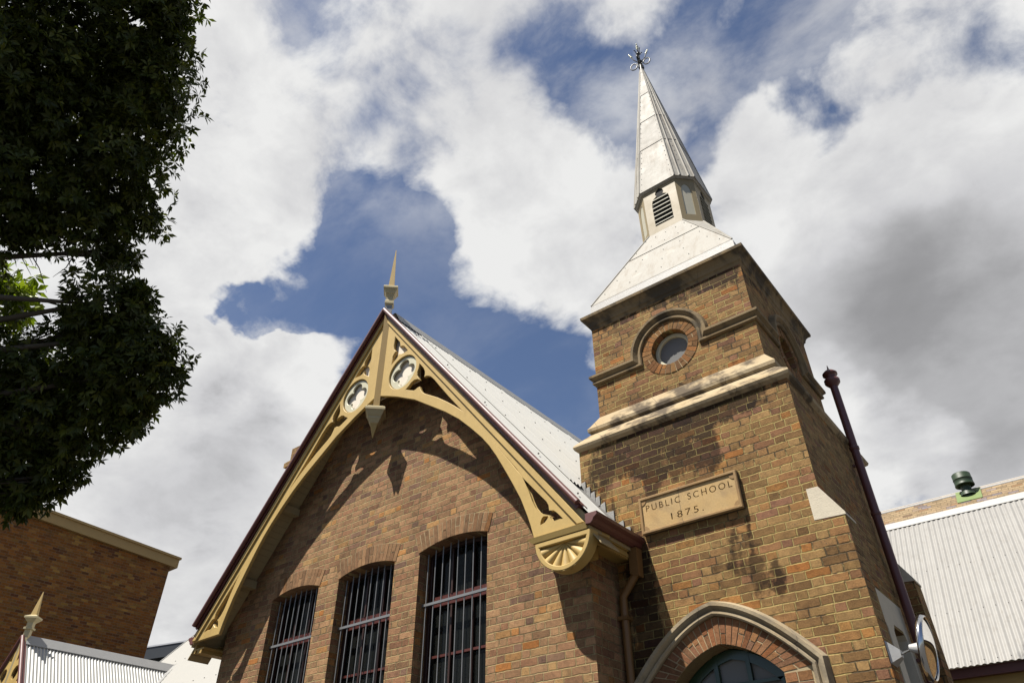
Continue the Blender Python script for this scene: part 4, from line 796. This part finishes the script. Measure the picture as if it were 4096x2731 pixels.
# ------------------------------------------------------------ gabled porch
PXc, PR = -19.5, 4.55; PT = 1.3; prz = lambda x: PR-PT*abs(x-PXc)
porch = empty('gabled_porch', (PXc, 7.5, GZ), 'small porch with ribbed metal roof and spiked gable at lower left', 'porch')
b = MB(); yend = lambda x: min(10.4, WY0+(prz(x)-.0-WZ0)/WT)
for s in (1,-1):
    n = int((10.4-6.6)/.076*8); vs = []; fs = []
    for i in range(n+1):
        y = 6.6+(10.4-6.6)*i/n; dz = .019*math.cos(2*math.pi*y/.076)
        # stop at the valley with the wing roof
        zv = wz(y)+.03; xe = 2.1; xt = min(max((PR-zv)/PT, 0), 2.1) if False else 2.1
        x0 = 0.02
        if y > 6.9: x0 = 0.02
        for j in range(9):
            x = x0+(xe-x0)*j/8; vs.append((PXc+s*x, y, PR-PT*x+dz))
    for i in range(n):
        for j in range(8): a = i*9+j; fs.append((a,a+1,a+10,a+9))
    b.add(vs, fs, smooth=True)
b.build('roof', M_ROOF2, porch)
b = MB()
for s in (1,-1): b.hexa([(PXc,6.58,PR+.05),(PXc+s*.145,6.58,PR-PT*.145+.035),(PXc+s*.145,10.3,PR-PT*.145+.035),(PXc,10.26,PR+.05)],[(PXc,6.58,PR+.075),(PXc+s*.145,6.58,PR-PT*.145+.05),(PXc+s*.145,10.3,PR-PT*.145+.05),(PXc,10.3,PR+.075)])
b.build('ridge_flashing', M_GREYMETL, porch)
b = MB()                                   # valley
for s in (1,-1):
    P0 = Vector((PXc, 10.33, PR+.05)); P1 = Vector((PXc+s*2.05, WY0+(prz(PXc+2.05)-WZ0)/WT, prz(PXc+2.05)+.05)); sdv = Vector((s*.13,.0,.0)); up_ = Vector((0,-.02,.05))
    b.add([P0-sdv+up_,P0+sdv+up_,P1+sdv+up_,P1-sdv+up_,P0-sdv,P0+sdv,P1+sdv,P1-sdv],[(0,1,2,3),(4,7,6,5),(0,4,5,1),(1,5,6,2),(2,6,7,3),(3,7,4,0)])
b.build('valley_flashing', M_GREYMET, porch)
b = MB(); b.add([(PXc-1.9,6.75,GZ),(PXc+1.9,6.75,GZ),(PXc+1.9,6.75,prz(PXc+1.9)-.1),(PXc,6.75,PR-.1),(PXc-1.9,6.75,prz(PXc+1.9)-.1),(PXc-1.9,9.5,GZ),(PXc+1.9,9.5,GZ),(PXc+1.9,9.5,prz(PXc+1.9)-.1),(PXc,9.5,PR-.1),(PXc-1.9,9.5,prz(PXc+1.9)-.1)],[(0,1,2,3,4),(5,9,8,7,6),(0,5,6,1),(1,6,7,2),(2,7,8,3),(3,8,9,4),(4,9,5,0)]); b.build('wall', M_GABLE, porch)
for s in (1,-1):
    X = lambda u: PXc+s*u
    bp = [(0.0,PR-.02),(1.95,PR-PT*1.95-.02),(1.62,PR-PT*1.95-.02),(1.35,PR-1.75),(.9,PR-1.32),(.45,PR-1.08),(.0,PR-.98)]
    plate('bargeboard', [[(X(a),z) for a,z in bp], [(X(a),z) for a,z in circle(.30,PR-.78,.15,20)], [(X(a),z) for a,z in ((.14,PR-.52),(.26,PR-.46),(.17,PR-.38),(.12,PR-.28))], [(X(a),z) for a,z in ((.55,PR-.98),(.62,PR-.86),(1.2,PR-1.60),(.8,PR-1.18))]], 6.52, 6.56, M_OCHRE, porch)
b = MB()
for s in (1,-1): b.tube([(PXc,6.50,PR+.03),(PXc+s*2.0,6.50,PR+.03-PT*2.0)], .045, 8); b.hexa([(PXc,6.50,PR-.08),(PXc+s*2,6.50,PR-.08-PT*2),(PXc+s*2,6.515,PR-.08-PT*2),(PXc,6.515,PR-.08)],[(PXc,6.50,PR+.02),(PXc+s*2,6.50,PR+.02-PT*2),(PXc+s*2,6.60,PR+.02-PT*2),(PXc,6.60,PR+.02)])
b.build('barge_capping', M_MAROON, porch)
fin = MB(); fy2 = 6.58
fin.stack(S_([(.12,PR-1.1),(.12,PR+.18),(.19,PR+.19),(.19,PR+.23),(.13,PR+.24),(.13,PR+.34),(.20,PR+.38),(.26,PR+.42),(.29,PR+.43),(.29,PR+.47),(.13,PR+.51)]), PXc, fy2, 0, q); fo2 = fin.build('moulded_cap', M_CAPP, porch)
fin = MB(); fin.stack(S_([(.125,PR+.51),(.012,PR+1.06)]), PXc, fy2, 0, q); fin.build('spike', M_OCHRE, fo2)
# ------------------------------------------------------------ big brick building far left
bl = empty('brick_block', (-32, 8, GZ), 'large plain orange brown brick building with tan fascia behind the tree', 'building')
b = MB(); b.box(-40,-27,-4,13.07,GZ,9.72); b.build('wall', M_FARBRICK, bl)
b = MB()
def sl(y): return 10.08+(13.3-y)*.052
b.hexa([(-40,-4,sl(-4)-.40),(-26.86,-4,sl(-4)-.40),(-26.86,13.30,sl(13.3)-.40),(-40,13.30,sl(13.3)-.40)],[(-40,-4,sl(-4)-.08),(-26.86,-4,sl(-4)-.08),(-26.86,13.30,sl(13.3)-.08),(-40,13.30,sl(13.3)-.08)])
b.hexa([(-40,-4,sl(-4)-.078),(-26.80,-4,sl(-4)-.078),(-26.80,13.34,sl(13.34)-.078),(-40,13.34,sl(13.34)-.078)],[(-40,-4,sl(-4)),(-26.80,-4,sl(-4)),(-26.80,13.34,sl(13.34)),(-40,13.34,sl(13.34))])
b.build('fascia', M_BEIGED, bl)
b = MB(); b.hexa([(-40,-4,9.721),(-27.002,-4,9.721),(-27.002,13.0,9.721),(-40,13.0,9.721)],[(-40,-4,sl(-4)-.41),(-27.002,-4,sl(-4)-.41),(-27.002,13.0,sl(13)-.41),(-40,13.0,sl(13)-.41)]); b.build('upper_wall', M_FARBRICK, bl)
# ------------------------------------------------------------ dark modern building far behind
P0 = Vector((-53.794,26.574,0)); P1 = Vector((-53.794*1.06,29.95*1.06,0)); 
fa = empty('dark_clad_building', (-56, 32, GZ), 'distant dark clad building with pale parapet between brick block and hall', 'building')
dv_ = Vector((-52.827,28.449,0))*(13.757/14.324)-P0; dv_.normalize(); nv_ = Vector((-dv_.y,dv_.x,0)); 
if nv_.dot(P0) < 0: nv_ = -nv_
def slab(b_, a0, a1, d0, d1, z0, z1, mi=0):
    pts = [P0+dv_*a0+nv_*d0,P0+dv_*a1+nv_*d0,P0+dv_*a1+nv_*d1,P0+dv_*a0+nv_*d1]
    b_.hexa([(p.x,p.y,z0) for p in pts],[(p.x,p.y,z1) for p in pts], mi)
b = MB(); slab(b,-14,14,.4,14,GZ,12.0); slab(b,-14,14,0,14.2,12.85,13.66); b.build('wall', M_FARDARK, fa)
b = MB(); slab(b,-14,14,.45,14,12.01,12.84); b.build('window_band', M_FARGLASS, fa)
b = MB(); slab(b,-14,14,-.05,14.3,13.662,13.76); b.build('parapet', M_FARLIGHT, fa)
b = MB()
for a in (.35,1.15): slab(b,a,a+.45,.3,.7,13.765,13.85)
b.build('roof_cowl', M_FARLIGHT, fa)
# ------------------------------------------------------------ rear wing on the right
rw = empty('rear_wing', (2, 14, GZ), 'low wing with pale corrugated roof and dark gutter right of the tower', 'school wing')
RY0, RZ0, RY1 = 11.12*1.25, 2.13*1.25, 13.29*1.25; rz = lambda y: RZ0+1.25*(y-RY0)
b = MB(); X0, X1 = -3.6, 11.0; n = int((X1-X0)/.095*8); vs = []; fs = []
for i in range(n+1):
    xx = X0+(X1-X0)*i/n; k = .0095*math.cos(2*math.pi*xx/.095); lap = .010*max(0,1-abs(((i/8) % 8)-.5)/.5)
    for j in range(4): y = RY0+(RY1-RY0)*j/3; vs.append((xx,y-.7*k-.6*lap,rz(y)+.7*k+.6*lap))
for i in range(n):
    for j in range(3): a = i*4+j; fs.append((a,a+1,a+5,a+4))
b.add(vs, fs, smooth=True)
for yy in (13.95,14.7,15.5):
    xx = X0+.1
    while xx < X1: b.stack([(.0055,rz(yy)+.0),(.0055,rz(yy)+.018)], xx, yy, 1); xx += .19
b.build('roof', [M_ROOFR, M_SCREW], rw)
b = MB(); b.hexa([(X0,RY1-.10,rz(RY1-.10)+.026),(X1,RY1-.10,rz(RY1-.10)+.026),(X1,RY1+.03,rz(RY1)+.06),(X0,RY1+.03,rz(RY1)+.06)],[(X0,RY1-.10,rz(RY1-.10)+.034),(X1,RY1-.10,rz(RY1-.10)+.034),(X1,RY1+.03,rz(RY1)+.075),(X0,RY1+.03,rz(RY1)+.075)])
b.hexa([(X0,RY1+.03,rz(RY1)+.06),(X1,RY1+.03,rz(RY1)+.06),(X1,RY1+2.2,RZ0),(X0,RY1+2.2,RZ0)],[(X0,RY1+.03,rz(RY1)+.075),(X1,RY1+.03,rz(RY1)+.075),(X1,RY1+2.2,RZ0+.02),(X0,RY1+2.2,RZ0+.02)]); b.build('ridge_flashing', M_CREAMW, rw)
b = MB(); b.box(X0,X1,RY0+.10,RY0+.20,RZ0-.14,RZ0-.0); b.build('gutter', M_MAROON, rw)
b = MB(); b.box(X0,X1,RY0+.205,RY0+.24,RZ0-.34,RZ0-.0); b.box(X0,X1,RY0+.241,RY0+.5,RZ0-.30,RZ0-.27); b.build('fascia', M_OCHRE2, rw)
b = MB(); b.box(X0,X1,RY0+.35,RY1+1.9,GZ,RZ0-.28); b.build('wall', M_TOWER2, rw)
# ------------------------------------------------------------ shingled roof behind with its green ventilator
sh_ = empty('shingled_building', (4, 28, GZ), 'building with tan shingled roof rising behind the right hand corrugated roof', 'building')
SY, SZ = 26.0, 10.05; st = .9
b = MB(); b.hexa([(-9,SY-5,SZ-5*st-.1),(16,SY-5,SZ-5*st-.1),(16,SY,SZ-.1),(-9,SY,SZ-.1)],[(-9,SY-5,SZ-5*st),(16,SY-5,SZ-5*st),(16,SY,SZ),(-9,SY,SZ)]); b.hexa([(-9,SY,SZ-.1),(16,SY,SZ-.1),(16,SY+5,SZ-5*st-.1),(-9,SY+5,SZ-5*st-.1)],[(-9,SY,SZ),(16,SY,SZ),(16,SY+5,SZ-5*st),(-9,SY+5,SZ-5*st)]); b.build('roof', M_SHINGLE, sh_)
b = MB(); b.hexa([(-9,SY-.16,SZ-.16*st+.004),(16,SY-.16,SZ-.16*st+.004),(16,SY+.1,SZ-.05),(-9,SY+.1,SZ-.05)],[(-9,SY-.16,SZ-.16*st+.03),(16,SY-.16,SZ-.16*st+.03),(16,SY+.1,SZ+.06),(-9,SY+.1,SZ+.06)]); b.build('ridge_cap', M_LEADL, sh_)
b = MB(); b.box(-8.5,15.5,SY-4.6,SY+4.6,GZ,SZ-4.6*st-.12); b.build('wall', M_TOWER2, sh_)
ve = empty('roof_ventilator', (-1.70,SY-.35,SZ-.3), 'dark green drum shaped ventilator standing on the shingled roof ridge', 'ventilator')
vx, vy = -1.66, SY-.30
b = MB(); b.lathe([(.15,SZ-.4),(.15,SZ+.14)], (vx,vy,0), n=20); b.lathe([(.24,SZ-.30),(.18,SZ-.16)], (vx,vy,0), n=20); b.build('neck', M_VENT, ve)
b = MB(); b.lathe([(.10,SZ+.12),(.27,SZ+.03),(.285,SZ+.03),(.285,SZ+.07),(.275,SZ+.08),(.275,SZ+.23),(.285,SZ+.24),(.285,SZ+.25),(.275,SZ+.26),(.275,SZ+.42),(.25,SZ+.445),(0,SZ+.47)], (vx,vy,0), n=32); b.build('drum', M_VENT, ve)
b = MB(); b.hexa([(vx-.36,vy-.38,SZ-.68*st+.02),(vx+.36,vy-.38,SZ-.68*st+.02),(vx+.36,vy+.22,SZ-.08*st+.02),(vx-.36,vy+.22,SZ-.08*st+.02)],[(vx-.36,vy-.38,SZ-.68*st+.035),(vx+.36,vy-.38,SZ-.68*st+.035),(vx+.36,vy+.22,SZ-.08*st+.05),(vx-.36,vy+.22,SZ-.08*st+.05)]); b.build('flashing', M_VENTL, ve)
# ------------------------------------------------------------ tree
tree = empty('evergreen_tree', (-8.6,-.3,GZ), 'dense dark green tree with drooping glossy leaves filling the left edge', 'tree')
rng = np.random.default_rng(11)
tk = MB(); tb = Vector((-8.6,-.3,GZ))
tk.tube([tb,tb+Vector((.1,.1,1.5)),tb+Vector((.25,.1,3.2)),tb+Vector((.5,.2,5.2)),tb+Vector((.9,.3,7.6)),tb+Vector((1.2,.4,10))], [.24,.20,.17,.13,.09,.03], 12); tk.build('trunk', M_BARK, tree)
lm = MB()
for (x,y,z,r) in BLOBS:
    e = Vector((x,y,z)); zz = max(1.6, min(8.2, z-GZ-1.2)); s0 = tb+Vector((.1+.09*zz,.1,zz)); md_ = lerp(s0,e,.5)+Vector((rng.uniform(-.2,.2),rng.uniform(-.2,.2),rng.uniform(.0,.35)))
    lm.tube([s0,lerp(s0,md_,.5)+Vector((0,0,.05)),md_,lerp(md_,e,.6),e], [.055,.045,.034,.022,.010], 7)
    for _ in range(6):
        d_ = Vector(rng.normal(size=3)).normalized(); lm.tube([lerp(md_,e,rng.uniform(.4,1)),e+d_*r*.45,e+d_*r*.85+Vector((0,0,-.05))], [.010,.007,.003], 5)
TW0 = [(-6.75,.90,5.10),(-6.72,1.05,5.15),(-6.82,.75,5.12),(-6.65,1.3,5.2)]
for i in range(26):                        # bare twigs in the gap under the upper foliage
    s0 = Vector(TW0[i % 4])+Vector(rng.uniform(-.1,.1,3)); d_ = Vector((rng.uniform(-.3,.3),rng.uniform(-.35,.45),rng.uniform(-.34,-.08)))
    lm.tube([s0,s0+d_*.5+Vector(rng.uniform(-.04,.04,3)),s0+d_], [.008,.005,.002], 5)
lm.build('limbs', M_BARK, tree)
def leaves(centers, n_per, name, mat, lsize=.15, droop=.35):
    """rosettes of folded leaves spread through overlapping blobs"""
    V = []; F_ = []; Rn = []; base = 0
    for (x,y,z,r), n in zip(centers, n_per):
        d = rng.normal(size=(n,3)); d /= np.linalg.norm(d,axis=1)[:,None]; rad = r*(1-.62*rng.random(n)**1.7)*(1+.10*rng.normal(size=n))
        # lumpy outline
        lump = 1+.16*np.sin(d[:,0]*5.3+x*3)*np.sin(d[:,1]*6.1+y*5)+.13*np.sin(d[:,2]*7.7+z*4)
        C_ = np.array([x,y,z])+d*(rad*lump)[:,None]
        ax = d*.75+rng.normal(size=(n,3))*.45+np.array([0,0,.15]); ax /= np.linalg.norm(ax,axis=1)[:,None]
        hole = np.sin(C_[:,0]*7.1+1)*np.sin(C_[:,1]*6.3)*np.sin(C_[:,2]*6.7+2)+.12*rng.normal(size=n)
        for i in range(n):
            if hole[i] > .30: continue
            a = ax[i]; u = np.cross(a,[.3,.2,1.]); u /= np.linalg.norm(u); w = np.cross(a,u); k = rng.integers(5,9); ph = rng.random()*6.28; tone = rng.random()
            for j in range(k):
                th = ph+2*math.pi*j/k+rng.uniform(-.25,.25); el = rng.uniform(.15,.8)
                dr = (u*math.cos(th)+w*math.sin(th))*math.cos(el)+a*math.sin(el); dr = dr+np.array([0,0,-droop*rng.uniform(.2,1.2)]); dr /= np.linalg.norm(dr)
                sd2 = np.cross(dr,a); nn = np.linalg.norm(sd2)
                if nn < 1e-3: continue
                sd2 /= nn; up2 = np.cross(sd2,dr); l = lsize*rng.uniform(.7,1.2); wd = l*rng.uniform(.15,.21); p = C_[i]
                V += [p+dr*l*.06, p+dr*l*.55+sd2*wd+up2*wd*.35, p+dr*l*.55-sd2*wd+up2*wd*.35, p+dr*l*.52-up2*0.0, p+dr*l+np.array([0,0,-l*.12])]
                F_ += [(base,base+1,base+3),(base,base+3,base+2),(base+1,base+4,base+3),(base+3,base+4,base+2)]
                tn = min(1,max(0,tone*.6+rng.random()*.4)); Rn += [tn]*4; base += 5
    me = bpy.data.meshes.new(name); me.from_pydata([tuple(v) for v in V], [], F_); me.materials.append(mat)
    at = me.attributes.new('rnd','FLOAT','FACE'); at.data.foreach_set('value', Rn); me.update(); return link(name, me, tree)
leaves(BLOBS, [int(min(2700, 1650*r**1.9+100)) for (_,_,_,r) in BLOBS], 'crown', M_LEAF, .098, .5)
leaves([(-8.28,1.2,5.29,.34),(-8.35,1.05,5.10,.30),(-8.1,1.35,5.2,.2)], [110,70,40], 'sun_painted_foliage', M_LEAFY, .15)  # rosettes of the same tree, coloured as if the sun fell on them
